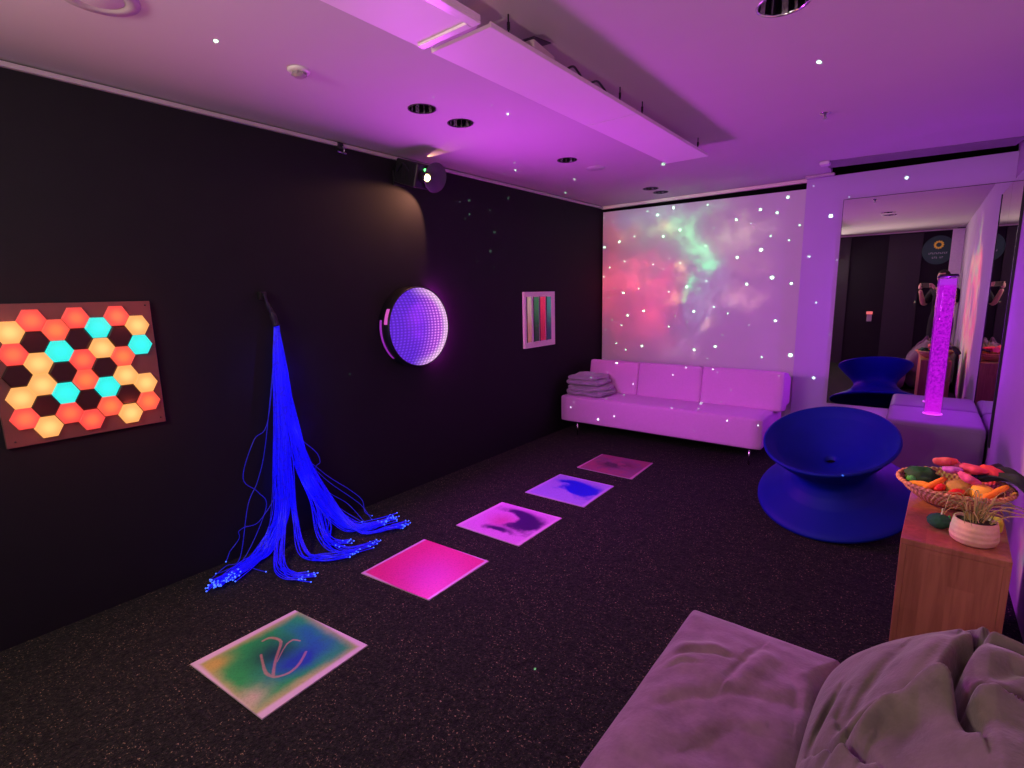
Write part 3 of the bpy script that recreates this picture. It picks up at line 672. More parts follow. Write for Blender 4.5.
def blobobj(name, label, cat, loc, size, mat, seed=0, amp=.12, fr=3, group=None, sub=3, petals=0):
    bm = bmesh.new(); bmesh.ops.create_icosphere(bm, subdivisions=sub, radius=1)
    for v in bm.verts:
        p = v.co.copy(); k = 1+amp*noise.noise(p*fr+Vector((seed, 0, 0)))
        if petals:
            a = math.atan2(p.y, p.x); k *= .72+.28*abs(math.cos(a*petals/2))
            v.co = Vector((p.x*k*size[0], p.y*k*size[1], (p.z+.35*(p.x*p.x+p.y*p.y))*size[2]))
        else: v.co = Vector((p.x*k*size[0], p.y*k*size[1], p.z*k*size[2]))
    o = fin(name, bm, mat, None, True); o.location = loc; tag(o, label, cat, group); return o
M_felt = lambda n, c: simple(n, c, .9, var=.15, scale=40, bmp=.2, bscale=150)
g_ = 'play food and felt flowers in the basket'
Zb = ZC+.03
blobobj('toy_vegetable', 'dark green knobbly play vegetable at the left of the basket', 'toy vegetable', (BX-.105, BY+.03, Zb+.055), (.055, .05, .04), M_felt('dark green felt', (.012, .05, .028)), 1, .5, 6, g_)
blobobj('toy_vegetable', 'orange-yellow play vegetable at the front left of the basket', 'toy vegetable', (BX-.105, BY-.055, Zb+.038), (.05, .022, .02), M_felt('amber felt', (.75, .30, .05)), 2, .2, 3, g_)
blobobj('toy_vegetable', 'small green-tipped play vegetable by the front left basket rim', 'toy vegetable', (BX-.138, BY-.01, Zb+.048), (.02, .02, .018), M_felt('green felt', (.05, .30, .10)), 3, .2, 3, g_)
for i, (dx, dy, a, lb) in enumerate(((-.06, -.10, .9, 'bent red chilli at the front of the basket'), (-.02, -.12, .4, 'glossy red chilli in the middle of the basket front'))):
    bm = bmesh.new(); p0 = Vector((BX+dx, BY+dy, Zb+.045)); tube(bm, spline([p0, p0+Vector((.03*math.cos(a), .03*math.sin(a), .008)), p0+Vector((.07*math.cos(a+.3), .06*math.sin(a+.3), .004))], 6), [.004+.011*math.sin(math.pi*min(1, (k+1)/14)) for k in range(13)], 10)
    tag(fin('red_chilli', bm, simple('chilli red', (.60, .015, .02), .3), None, True), lb, 'toy chilli', g_)
for i, (p0, p1, lb) in enumerate((((BX-.10, BY-.10, Zb+.038), (BX-.03, BY-.02, Zb+.075), 'orange stick leaning in the front left of the basket'), ((BX+.08, BY-.12, Zb+.045), (BX+.155, BY-.055, Zb+.092), 'orange stick poking up at the right rim of the basket'))):
    bm = bmesh.new(); tube(bm, [Vector(p0).lerp(Vector(p1), k/6) for k in range(7)], [.006, .011, .012, .012, .012, .011, .008], 12)
    tag(fin('orange_stick', bm, M_felt('orange felt', (.80, .22, .03)), None, True), lb, 'toy food', g_)
blobobj('toy_fruit', 'rounded yellow-orange play fruit at the right of the basket', 'toy fruit', (BX+.085, BY-.075, Zb+.055), (.042, .035, .034), M_felt('yellow orange', (.80, .38, .06)), 5, .1, 2, g_)
blobobj('toy_fruit', 'dull olive play fruit in the middle of the basket', 'toy fruit', (BX+.015, BY-.06, Zb+.055), (.045, .04, .032), M_felt('olive brown', (.35, .20, .06)), 6, .15, 2, g_)
for i, (dx, dy, dz, s, c, lb) in enumerate(((-.035, .05, .115, .042, (.80, .10, .13), 'coral felt flower highest in the middle-left of the basket'), (-.01, -.005, .10, .035, (.50, .12, .62), 'purple felt flower in the middle of the basket'),
        (.055, .03, .105, .046, (.80, .06, .16), 'hot pink felt flower right of the purple one'), (.115, .05, .10, .040, (.80, .05, .11), 'crimson felt flower nearest the right side of the basket'), (.04, -.05, .085, .040, (.62, .08, .30), 'magenta felt flower low at the basket front'), (.0, .08, .09, .04, (.70, .10, .30), 'rose felt flower at the back of the basket'))):
    root = blobobj('felt_flower', lb, 'felt flower', (BX+dx, BY+dy, Zb+dz+.012), (s*1.08, s*1.08, s*.42), M_felt('petal %d' % i, c), 10+i, .15, 3, g_, 3, petals=5+i % 2)
    root.rotation_euler = (R(-25+14*i), R(10*((i % 3)-1)), R(31*i))
    bm = bmesh.new(); bmesh.ops.create_uvsphere(bm, u_segments=12, v_segments=8, radius=s*.2, matrix=Matrix.Translation((0, 0, s*.32*.75))); fin('flower_centre', bm, M_felt('centre %d' % i, tuple(min(1, x*1.2+.06) for x in c)), root, True)
# navy cloth draped over the right rim
bm = bmesh.new(); N = 26
gr = [[None]*N for _ in range(N)]
for i in range(N):
    for j in range(N):
        u, w = i/(N-1), j/(N-1); r0 = .075+.20*u; a = R(-22+62*w)
        x = BX+.0+r0*math.cos(a)*.92; y = BY+.03+r0*math.sin(a)
        z = Zb+.085+.03*math.sin(u*math.pi*.8)-max(0, u-.62)**1.5*.24+.012*math.sin(w*17+u*5)+.010*noise.noise(Vector((u*4, w*5, 2)))
        gr[i][j] = bm.verts.new((min(x, XR-.02), y, z))
for i in range(N-1):
    for j in range(N-1): bm.faces.new((gr[i][j], gr[i+1][j], gr[i+1][j+1], gr[i][j+1]))
o = fin('navy_cloth', bm, simple('navy cloth', (.010, .018, .045), .9, bmp=.3), None, True); md = o.modifiers.new('solid', 'SOLIDIFY'); md.thickness = .006
tag(o, 'crumpled navy cloth spilling over the right rim of the basket', 'cloth', g_)
# flower pot
t = thing('flower_pot', 'small whitewashed clay pot of dry grass at the near end of the oak cabinet', 'plant pot', (3.262, 2.345, ZC))
m, nt, b = new_mat('rough pale clay'); v = coords(nt); x, y, z = sep(nt, v)
c = mix(nt, (.52, .30, .24), (.72, .46, .38), noi(nt, v, 40, 3)); nt.links.new(c, b.inputs['Base Color']); b.inputs['Roughness'].default_value = .85; bump(nt, b, ((z*330).sin()*.5+noi(nt, v, 120, 3)), .5, .003)
bm = bmesh.new(); lathe(bm, [(0, 0), (.052, .0), (.064, .010), (.068, .025), (.066, .05), (.060, .085), (.055, .086), (.058, .06), (0, .06)], 48); fin('pot', bm, m, t, True)
bm = bmesh.new(); lathe(bm, [(.057, .074), (.03, .082), (0, .080)], 32)
for v in bm.verts: v.co.z += .006*noise.noise(v.co*60)
fin('soil', bm, simple('dark moss', (.03, .018, .012), .95, var=.5, scale=90), t, True)
M_grass = simple('dry straw leaf', (.50, .36, .14), .7, var=.3, scale=20); M_grass2 = simple('olive leaf', (.22, .20, .07), .7, var=.3, scale=20)
for k in range(34):
    a = rnd.random()*2*math.pi; r0 = .04*rnd.random(); hh = .05+.075*rnd.random(); sp2 = .02+.09*rnd.random()
    p = [Vector((r0*math.cos(a), r0*math.sin(a), .078)), Vector(((r0+sp2*.35)*math.cos(a), (r0+sp2*.35)*math.sin(a), .078+hh*.75)), Vector(((r0+sp2)*math.cos(a+.2), (r0+sp2)*math.sin(a+.2), .078+hh*.85)), Vector(((r0+sp2*1.35)*math.cos(a+.3), (r0+sp2*1.35)*math.sin(a+.3), .078+hh*.55))]
    bm = bmesh.new(); ps = spline(p, 4); tube(bm, ps, [.0028*(1-.75*i/len(ps)) for i in range(len(ps))], 4); fin('grass_blade', bm, M_grass if k % 3 else M_grass2, t)
# green spiky toy and yellow block
t = thing('green_toy_apple', 'dark green round toy fruit with a pale stem beside the clay pot', 'toy fruit', (3.168, 2.415, ZC))
bm = bmesh.new(); bmesh.ops.create_icosphere(bm, subdivisions=4, radius=1)
for v in bm.verts: k = 1+.12*noise.noise(v.co*7); v.co = Vector((v.co.x*.036*k, v.co.y*.032*k, .028+v.co.z*.028*k))
fin('body', bm, M_felt('deep green', (.015, .075, .045)), t, True)
bm = bmesh.new(); tube(bm, [(.004, 0, .05), (.006, .0, .066), (.005, .002, .078)], [.003, .0022, .002], 6); fin('stem', bm, simple('pale stem', (.7, .65, .4), .6), t)
bm = bmesh.new(); 
for k in range(3): bmesh.ops.create_icosphere(bm, subdivisions=2, radius=.010, matrix=Matrix.Translation((.028, -.004+.006*k, .020+.011*k)) @ Matrix.Diagonal((.5, 1, 1.2, 1)))
fin('leaf', bm, M_felt('bright leaf', (.06, .40, .10)), t, True)
bm = bmesh.new(); rbox(bm, (-.026, -.028, 0), (.026, .028, .05), .014); o = fin('yellow_toy_block', bm, M_felt('yellow green', (.62, .62, .05)), None, True); o.location = (3.325, 2.50, ZC); tag(o, 'soft yellow-green toy block on the cabinet behind the clay pot', 'toy')

# ------------------------------------------------------------------ bean bags
def bagmat(nm, a, b_):
    m, nt, b = new_mat(nm); v = coords(nt)
    n = noi(nt, v, 5, 4, .6); n2 = noi(nt, v, 14, 4, .65, off=(2, 4, 1)); c = mix(nt, a, b_, (n*.6+n2*.4).step(.32, .66)); 
    nt.links.new(c, b.inputs['Base Color']); b.inputs['Roughness'].default_value = .95; b.inputs['Specular IOR Level'].default_value = .1; b.inputs['Sheen Weight'].default_value = .35
    bump(nt, b, n2*.7+noi(nt, v, 90, 3)*.3, .35, .012); return m
def creases(p, cr):
    """height change at p from a list of (polyline, ridge, valley, width): cloth folds over along each line"""
    h = 0.
    for poly, up, dn, w in cr:
        best = None; tot = len(poly)-1
        for k, (a, b) in enumerate(zip(poly, poly[1:])):
            ax_, ay = a; bx_, by = b; dx, dy = bx_-ax_, by-ay; L2 = dx*dx+dy*dy; t0 = ((p.x-ax_)*dx+(p.y-ay)*dy)/L2
            t = max(0, min(1, t0)); d = math.hypot(p.x-ax_-t*dx, p.y-ay-t*dy)
            if best is None or d < best[0]: best = (d, (dx*(p.y-ay)-dy*(p.x-ax_))/math.sqrt(L2), (k+t)/tot)
        d, sd, f = best
        if d > 4*w: continue
        sd = math.copysign(d, sd); tp = math.sin(math.pi*(.04+.92*f))**.6
        h += 1.35*tp*(up*math.exp(-((sd-.8*w)/w)**2) - dn*math.exp(-((sd+.12*w)/(.38*w))**2))
    return h
def bag(name, x0, x1, y0, y1, hgt, prm, cr, mat, label, seed, zr=.12, pe=4.5, bulge=0):
    t = thing(name, label, 'bean bag', ((x0+x1)/2, (y0+y1)/2, 0)); c0 = Vector(((x0+x1)/2, (y0+y1)/2, 0))
    bm = bmesh.new(); n = 170; e = prm
    hx, hy = (x1-x0)/2, (y1-y0)/2
    top_, bot = {}, {}
    for i in range(n+1):
        for j in range(n+1):
            u, w = -1+2*i/n, -1+2*j/n
            # square to rounded-square plan
            uu_ = u; ww = w
            r = max(abs(u), abs(w)); ang_ = math.atan2(w, u)
            sq = (abs(math.cos(ang_))**e+abs(math.sin(ang_))**e)**(-1/e)
            px, py = math.cos(ang_)*sq*r, math.sin(ang_)*sq*r
            rim = math.sin(math.pi/2*min(1, (1-r)*1.0))
            prof = (1-r**pe)**.5
            k_ = 1-bulge*0
            pl = Vector((c0.x+px*hx*(1+.012*noise.noise(Vector((u*2, w*2, seed)))), c0.y+py*hy, 0))
            hh = hgt(pl) if callable(hgt) else hgt
            zt = zr+(hh-zr)*prof
            f = (1-r**8)
            zt += (creases(pl, cr)+.016*noise.noise(Vector((pl.x*5, pl.y*5, seed)))+.008*noise.noise(Vector((pl.x*14, pl.y*14, seed))))*f
            top_[i, j] = bm.verts.new((pl.x-c0.x, pl.y-c0.y, zt))
            if 0 < i < n and 0 < j < n:
                bot[i, j] = bm.verts.new(((pl.x-c0.x)*(1-bulge*(1-r**3)**.5*0), (pl.y-c0.y), zr-(zr-.003)*(1-r**9)**.5))
            else: bot[i, j] = top_[i, j]
    for i in range(n):
        for j in range(n):
            bm.faces.new((top_[i, j], top_[i+1, j], top_[i+1, j+1], top_[i, j+1]))
            q = (bot[i, j], bot[i, j+1], bot[i+1, j+1], bot[i+1, j])
            if len(set(q)) == 4:
                try: bm.faces.new(q)
                except ValueError: pass
    zs = [(v.co.x+c0.x, v.co.y+c0.y, v.co.z) for v in top_.values()]
    fin('cover', bm, mat, t, True)
    return t, c0, zs
M_bag1 = bagmat('mauve plush', (.155, .095, .12), (.26, .17, .21)); M_bag2 = bagmat('grey-brown plush', (.095, .080, .068), (.175, .145, .125))
def P2(*px, z=.42): return [tuple(at(u, v, 2, z)[:2]) for u, v in px]
cr1 = [(P2((668, 655), (690, 650), (715, 652), (735, 656), z=.36), 0.0084, 0.0084, .030), (P2((762, 642), (745, 660), (728, 680), z=.36), 0.0084, 0.0084, .035), (P2((640, 706), (680, 694), (735, 690), (790, 700), z=.36), 0.0060, 0.0048, .05),
       (P2((665, 664), (682, 661), (705, 664), z=.36), 0.0036, 0.0048, .018), (P2((700, 740), (735, 725), (770, 735), z=.36), 0.0060, 0.0036, .05), (P2((790, 665), (800, 690), (796, 720), z=.36), 0.0072, 0.0060, .04)]
t1, c1, _z = bag('bean_bag', 2.455, 2.945, .45, 1.85, lambda p: .36, 60, cr1, M_bag1, 'smooth mauve bean bag cushion with one pointed corner, left of the crumpled one', 3, zr=.27, pe=3.5)
tb = bmesh.new(); tube(tb, spline([(-.22, .690, .275), (0, .70, .28), (.20, .69, .275)], 8), .004, 5); fin('seam', tb, M_bag1, t1)
cr2 = [(P2((866, 780), (842, 752), (826, 738), (812, 724), z=.55), .022, .045, .030),
       (P2((822, 728), (840, 722), (860, 712), (875, 708), (913, 714), (935, 724), (956, 736), (985, 740), (1030, 757), z=.62)[::-1], -.0, .045, .030),
       (P2((826, 734), (875, 716), (913, 722), (956, 744), (1000, 752), z=.62)[::-1], .0, -.040, .07),
       (P2((808, 722), (816, 706), (826, 692), (840, 672), z=.55), .018, .035, .022),
       (P2((972, 744), (962, 724), (952, 704), (946, 686), (950, 672), (962, 656), (978, 648), z=.68), .030, .085, .034),
       (P2((972, 626), (978, 638), (983, 650), z=.70), .008, .05, .014), (P2((983, 650), (1000, 655), (1024, 662), (1040, 668), z=.70), .018, .03, .02),
       (P2((830, 700), (852, 690), (872, 668), (900, 648), z=.62), .014, .014, .035), (P2((880, 712), (905, 690), (935, 664), (955, 640), z=.66), .020, .014, .045), (P2((845, 720), (838, 700), (848, 684), z=.58), .012, .012, .025),
       (P2((985, 700), (1010, 690), (1035, 700), z=.68), .016, .012, .04), (P2((880, 768), (915, 745), (950, 760), z=.6), .012, .008, .05)]
t2, c2, zs2 = bag('bean_bag', 2.905, 3.485, .50, 1.72, lambda p:   .53+.20*max(0, min(1, (p.x-2.95)/.27))-.06*max(0, (p.x-3.3)/.2), 5.0, cr2, M_bag2, 'crumpled grey-brown bean bag with deep folds at the lower right', 8, zr=.34, pe=5)
def on_bag(x, y): return min(zs2, key=lambda q: (q[0]-x)**2+(q[1]-y)**2)[2]
p = [Vector((x-c2.x, y-c2.y, on_bag(x, y)+.001)) for x, y in P2((974, 634), (978, 640), (981, 646), (984, 652), z=.70)]
bm = bmesh.new(); tube(bm, spline(p, 5), .0045, 6); fin('zip', bm, M_bplast, t2)  # black tube laid along the dark slit of this fold

# ------------------------------------------------------------------ rear of the room: sign, switch
t = thing('round_wall_sign', 'round dark green sign with a yellow flower, high up in the mirror reflection', 'sign', (3.175, Y0+.02, 2.12))
bm = bmesh.new(); lathe(bm, [(0, 0), (.27, 0), (.27, .008), (0, .010)], 56, frame_to((0, 1, 0)) @ Matrix.Diagonal((.85, .93, 1, 1))); fin('disc', bm, simple('bottle green', (.02, .09, .06), .5), t)
bm = bmesh.new()
for k in range(12):
    a = k*math.pi/6; lathe(bm, [(0, 0), (.014, .001), (0, .003)], 10, Matrix.Translation((.055*math.cos(a), .0105, .055*math.sin(a)+.09)) @ Matrix.Rotation(-a, 4, 'Y') @ Matrix.Diagonal((1.4, 1, 1, 1)) @ frame_to((0, 1, 0)))
fin('flower_emblem', bm, simple('yellow petals', (.85, .62, .05), .5, emit=(.85, .6, .05), es=.12), t)
bm = bmesh.new()
for row, (z_, n_, w_) in enumerate(((-.055, 10, .016), (-.13, 6, .016))):
    for k in range(n_):
        if row == 1 and k == 3: continue
        x = (k-(n_-1)/2)*.027; box(bm, (x-w_/2, .0105, z_-.014), (x-w_/2+.004, .0115, z_+.014)); box(bm, (x-w_/2, .0105, z_+(.01 if k % 2 else -.014)), (x+w_/2, .0115, z_+(.014 if k % 2 else -.01)))
fin('lettering', bm, simple('sign white', (.8, .85, .8), .5, emit=(.5, .6, .5), es=.12), t)
t = thing('light_switch', 'small grey switch with a red lamp on the rear wall, seen in the mirror', 'switch', (2.25, Y0+.02, .92))
bm = bmesh.new(); box(bm, (-.04, 0, -.08), (.04, .012, .05)); fin('plate', bm, simple('switch grey', (.45, .45, .42), .5), t, bevel=.003)
bm = bmesh.new(); box(bm, (-.05, 0, .055), (.05, .03, .11)); fin('red_lamp', bm, simple('red lamp', (.6, .2, .2), .4, emit=(.9, .16, .13), es=.9), t, bevel=.006)

# ------------------------------------------------------------------ person taking the photograph (seen in the mirror)
def skin_obj(name, verts, edges, radii, mat, parent, sub=2, root=0):
    me = bpy.data.meshes.new(name); me.from_pydata([tuple(v) for v in verts], edges, []); me.update()
    o = bpy.data.objects.new(name, me); C.objects.link(o); me.materials.append(mat); o.parent = parent
    md = o.modifiers.new('skin', 'SKIN'); md.use_smooth_shade = True
    for i, r in enumerate(radii):
        sv = me.skin_vertices[0].data[i]; sv.radius = (r, r) if not isinstance(r, tuple) else r; sv.use_root = (i == root)
    md = o.modifiers.new('sub', 'SUBSURF'); md.levels = sub; md.render_levels = sub
    return o
fw = Vector((_f.x, _f.y, 0)).normalized(); rt = Vector((_r2.x, _r2.y, 0)).normalized()
PB = CAM - fw*.42 - Vector((0, 0, 1.5)); PB.z = 0     # feet
def L(r, f, z): return rt*r+fw*f+Vector((0, 0, z))
person = thing('person', 'person in dark clothes holding up a phone, reflected in the mirror', 'person', PB)
M_skin = simple('skin', (.62, .32, .24), .5, var=.08); M_cloth = simple('dark clothing', (.02, .018, .022), .9, var=.2); M_hair = simple('dark hair', (.02, .012, .01), .7)
V = [L(0, 0, .95), L(0, 0, 1.10), L(0, .01, 1.28), L(0, 0, 1.42), L(0, .01, 1.50), L(0, .02, 1.56),
     L(-.17, 0, 1.40), L(-.25, .10, 1.17), L(-.13, .36, 1.40), L(.17, 0, 1.40), L(.25, .10, 1.17), L(.13, .36, 1.40),
     L(-.10, 0, .88), L(-.11, .02, .48), L(-.12, -.01, .09), L(-.13, .10, .04), L(.10, 0, .88), L(.11, .02, .48), L(.12, -.01, .09), L(.13, .10, .04)]
E_ = [(0, 1), (1, 2), (2, 3), (3, 4), (4, 5), (3, 6), (6, 7), (7, 8), (3, 9), (9, 10), (10, 11), (0, 12), (12, 13), (13, 14), (14, 15), (0, 16), (16, 17), (17, 18), (18, 19)]
Rr = [.14, .125, .14, .12, .055, .05, .062, .045, .027, .062, .045, .027, .09, .058, .04, .035, .09, .058, .04, .035]
body = skin_obj('body', V, E_, Rr, M_skin, person)
# clothing: a slightly larger shell over torso, upper arms and legs
Vc = V[:4]+[V[6], V[6].lerp(V[7], .95), V[9], V[9].lerp(V[10], .95), V[12], V[13], V[14]+Vector((0, 0, .03)), V[16], V[17], V[18]+Vector((0, 0, .03))]
Ec = [(0, 1), (1, 2), (2, 3), (3, 4), (4, 5), (3, 6), (6, 7), (0, 8), (8, 9), (9, 10), (0, 11), (11, 12), (12, 13)]
skin_obj('clothing', Vc, Ec, [.16, .15, .16, .135, .078, .06, .078, .06, .105, .075, .06, .105, .075, .06], M_cloth, person)
for s in (-1, 1):
    bm = bmesh.new(); rbox(bm, (-.05, -.08, 0), (.05, .19, .09), .035); o = fin('shoe', bm, M_bplast, person, True)
    o.location = L(.125*s, 0, 0); o.rotation_euler = (0, 0, YAW)
# head with face
bm = bmesh.new(); bmesh.ops.create_uvsphere(bm, u_segments=40, v_segments=28, radius=1)
for v in bm.verts:
    p = v.co.copy(); q = Vector((p.x*.076, p.y*.095, p.z*.115))
    if p.z < 0: q.x *= 1-.30*p.z*p.z; q.y *= 1-.12*p.z*p.z
    front = max(0, p.y)
    q.y += front*(.030*math.exp(-((p.x/.16)**2+((p.z+.12)/.20)**2)))            # nose
    q.y -= front*.012*(math.exp(-(((abs(p.x)-.38)/.16)**2+((p.z-.08)/.12)**2)))    # eye sockets
    q.y += front*.007*math.exp(-((p.x/.30)**2+((p.z+.46)/.08)**2))                 # lips
    q.y += front*.008*math.exp(-((p.x/.3)**2+((p.z+.85)/.15)**2))
    v.co = q
HM_ = Matrix.Translation(L(0, .05, 1.63)) @ Matrix.Rotation(YAW, 4, 'Z') @ Matrix.Rotation(R(-6), 4, 'X')
for s in (-1, 1):
    r_ = bmesh.ops.create_uvsphere(bm, u_segments=12, v_segments=8, radius=1, matrix=Matrix.Translation((s*.076, -.005, -.005)) @ Matrix.Diagonal((.010, .020, .032, 1)))
bmesh.ops.transform(bm, matrix=HM_, verts=bm.verts); fin('head', bm, M_skin, person, True)
bm = bmesh.new()
for s in (-1, 1): bmesh.ops.create_uvsphere(bm, u_segments=12, v_segments=8, radius=.011, matrix=HM_ @ Matrix.Translation((s*.030, .078, .010)))
fin('eyes', bm, simple('eye', (.5, .5, .5), .2), person, True)
bm = bmesh.new(); bmesh.ops.create_uvsphere(bm, u_segments=40, v_segments=28, radius=1)
bmesh.ops.delete(bm, geom=[v for v in bm.verts if (v.co.y > .45 and v.co.z < .55) or v.co.z < -.55], context='VERTS')
for v in bm.verts: v.co = Vector((v.co.x*.084, v.co.y*.104-.004, v.co.z*.124+.004))*(1+.03*noise.noise(v.co*6))
bmesh.ops.transform(bm, matrix=HM_, verts=bm.verts); o = fin('hair', bm, M_hair, person, True); md = o.modifiers.new('s', 'SOLIDIFY'); md.thickness = .008
# phone just behind the lens, both hands around it
PHM = Matrix.Translation(CAM-_f*.014) @ m3.to_4x4()
bm = bmesh.new(); rbox(bm, (-.082, -.0385, .0), (.068, .0385, .009), .0043)
t = thing('phone', 'dark phone held level in both hands, reflected in the mirror', 'phone', (0, 0, 0)); t.matrix_world = PHM
fin('case', bm, M_bplast, t, True)
bm = bmesh.new(); box(bm, (-.078, -.035, .0088), (.064, .035, .0095)); fin('screen', bm, simple('phone screen', (.02, .02, .02), .2, emit=(.18, .07, .2), es=.5), t)
bm = bmesh.new(); lathe(bm, [(0, -.0012), (.006, -.0012), (.007, 0), (.0, 0.0)], 20); o = fin('camera_lens', bm, simple('lens black', (.005, .005, .01), .1), t)
o.location = (-.055, .02, 0)
def hand(s):
    """s=-1 left, +1 right; palm behind the edge of the phone, four fingers bent round the front edge, thumb on the screen side"""
    ex = -.084 if s < 0 else .070
    def Pt(x, y, z): return (PHM @ Vector((ex+s*x, y, z))) - PB
    wr = Pt(.05, -.075, .045)
    V_ = [wr, Pt(.026, -.030, .030), Pt(.022, .0, .026)]
    E2 = [(0, 1), (1, 2)]; R_ = [(.026, .019), (.033, .017), (.032, .014)]
    for k, (yy, ln) in enumerate(((.026, .9), (.008, 1.05), (-.011, 1.0), (-.029, .82))):
        b0 = len(V_)
        V_ += [Pt(.014, yy*.9, .022), Pt(.013, yy, .006), Pt(.004, yy+.002, -.006), Pt(-.010*ln, yy+.003, -.0075)]
        E2 += [(2 if k < 2 else 1, b0), (b0, b0+1), (b0+1, b0+2), (b0+2, b0+3)]; R_ += [.0095, .0085, .0078, .0065]
    b0 = len(V_); V_ += [Pt(.008, -.030, .034), Pt(-.008, -.018, .022), Pt(-.022, -.008, .017)]; E2 += [(1, b0), (b0, b0+1), (b0+1, b0+2)]; R_ += [.012, .0095, .008]
    skin_obj('hand', V_, E2, R_, M_skin, person, 1)
    return wr
for s, i in ((-1, 8), (1, 11)):
    wr = hand(s); 
    me = body.data; me.vertices[i].co = wr+ (V[i-1]-wr)*.06
# ------------------------------------------------------------------ lights
def lamp(name, kind, loc, power, col, target=None, **kw):
    d = bpy.data.lights.new(name, kind); d.energy = power; d.color = col
    for k, v in kw.items(): setattr(d, k, v)
    o = bpy.data.objects.new(name, d); C.objects.link(o); o.location = loc
    if target is not None: o.rotation_euler = (Vector(target)-Vector(loc)).to_track_quat('-Z', 'Y').to_euler()
    return o
# light of the infinity mirror
lamp('infinity_mirror_light', 'AREA', (.135, IY, IZ), 47, (.74, .06, 1.0), (1.135, IY, IZ), shape='DISK', size=.5)
for k in range(3): lamp('bubble_tube_light', 'POINT', (TX, TY, .88+k*.30), 21, (.40, .015, 1.0), shadow_soft_size=.0)
lamp('hexagon_panel_light', 'AREA', (.06, .65, 1.2), 8, (1.0, .30, .14), (1.06, .65, 1.2), shape='SQUARE', size=.5)
for z_ in (.35, .7, 1.05): lamp('fibre_light', 'POINT', (.15, 1.60+.0*z_, z_), 1.1, (.02, .02, 1.0), shadow_soft_size=.0)
lamp('rear_room_light', 'AREA', (1.1, -.8, 2.15), 32, (1.0, .80, .76), (1.9, 1.2, 1.2), shape='RECTANGLE', size=1.0, size_y=.4)
lamp('rear_ceiling_fill', 'SPOT', (2.45, -.45, 1.35), 52, (1.0, .72, .66), (2.6, 1.1, 2.487), spot_size=R(150), spot_blend=1, shadow_soft_size=.0)  # added unseen uplight that fills the right part of the ceiling
for yy, zz in ((.45, .98), (.82, .98), (.45, 1.42), (.82, 1.42)): lamp('hexagon_glow', 'POINT', (.17, yy, zz), .5, (1.0, .10, .05), shadow_soft_size=.0)
# effect projector: oil-wheel picture thrown on the right wall
def light_nodes(o):
    d = o.data; d.use_nodes = True; nt = d.node_tree; em = nt.nodes['Emission']
    g = nt.nodes.new('ShaderNodeTexCoord'); return nt, em, g.outputs['Normal']
PL = PJ+pd*.172+sd*-.02
o = lamp('effect_projector_light', 'SPOT', PL, 620, (1, 1, 1), tgt, spot_size=R(40), spot_blend=.35, shadow_soft_size=.0)
nt, em, v = light_nodes(o)
n1 = noi(nt, v, 9, 3, .6); n2 = noi(nt, v, 7, 3, .6, off=(4, 2, 9))
c = mix(nt, (1.0, .07, .02), (.9, .45, .05), n1.step(.46, .56)); c = mix(nt, c, (.12, .50, .06), n2.step(.52, .60)); c = mix(nt, c, (.02, .01, .02), noi(nt, v, 5, 3, .6, off=(1, 1, 6)).step(.46, .60)); nt.links.new(c, em.inputs[0])
lamp('projector_leak_light', 'SPOT', PJ+ax_p*.02+sd*.20-uu*.075, 15, (1.0, .42, .24), (.0, 2.52, 1.98), spot_size=R(96), spot_blend=.35, shadow_soft_size=.0)
lamp('projector_top_light', 'SPOT', at(421, 163, 2, H-.025), 9, (1.0, .50, .25), at(448, 149, 2, H), spot_size=R(24), spot_blend=.3, shadow_soft_size=.0)

# galaxy projector: stars
GL = Vector((2.55, .25, 1.30))
ST = []
def add(zx, zy, sc, lst):
    for x, y, s in lst: ST.append((zx+x/sc, zy+y/sc, s))
s_, m_, L_, X_ = .70, .92, 1.2, 1.5
add(600, 180, 9.309, [(40, 350, s_), (125, 390, s_), (180, 575, L_), (40, 625, L_), (320, 525, m_), (228, 757, m_), (440, 292, m_), (535, 325, L_), (685, 258, L_), (1002, 230, m_), (745, 465, L_), (590, 525, L_), (985, 612, m_), (645, 730, s_), (812, 152, s_)])
add(700, 180, 9.309, [(562, 275, L_), (718, 305, L_), (818, 160, L_), (338, 370, L_), (475, 402, s_), (928, 420, m_), (658, 520, m_), (828, 562, m_), (568, 650, X_), (345, 722, L_), (1015, 710, m_), (130, 448, s_)])
add(600, 262, 9.309, [(90, 52, m_), (35, 138, m_), (133, 248, s_), (217, 288, L_), (360, 247, m_), (493, 22, m_), (588, 65, s_), (745, 10, m_), (640, 277, m_), (988, 177, m_), (805, 230, L_), (80, 332, s_), (408, 455, L_), (257, 495, L_), (200, 590, m_), (112, 540, s_), (52, 630, s_), (640, 600, m_), (700, 500, s_), (873, 460, L_), (992, 523, s_), (808, 560, s_), (150, 757, m_)])
add(700, 262, 9.309, [(435, 207, L_), (670, 145, X_), (850, 200, L_), (130, 418, m_), (258, 480, m_), (702, 547, L_), (455, 587, s_), (210, 680, s_)])
wall_n = len(ST)
add(550, 340, 4.096, [(377, 25, L_), (310, 40, m_), (590, 40, L_), (677, 27, L_), (985, 62, X_), (867, 70, m_), (645, 75, s_)])
ST = [(u, v, s, 'B') for u, v, s in ST]
def more(zx, zy, sc, surf, lst):
    for x, y, s in lst: ST.append((zx+x/sc, zy+y/sc, s, surf))
more(550, 340, 4.096, 'C', [(272, 95, L_), (555, 113, m_), (665, 120, m_), (685, 132, s_), (503, 143, m_), (340, 180, m_), (235, 130, s_), (740, 205, s_), (935, 147, s_), (700, 253, s_), (305, 225, m_)])
more(550, 340, 4.096, 'T', [(168, 153, m_)])
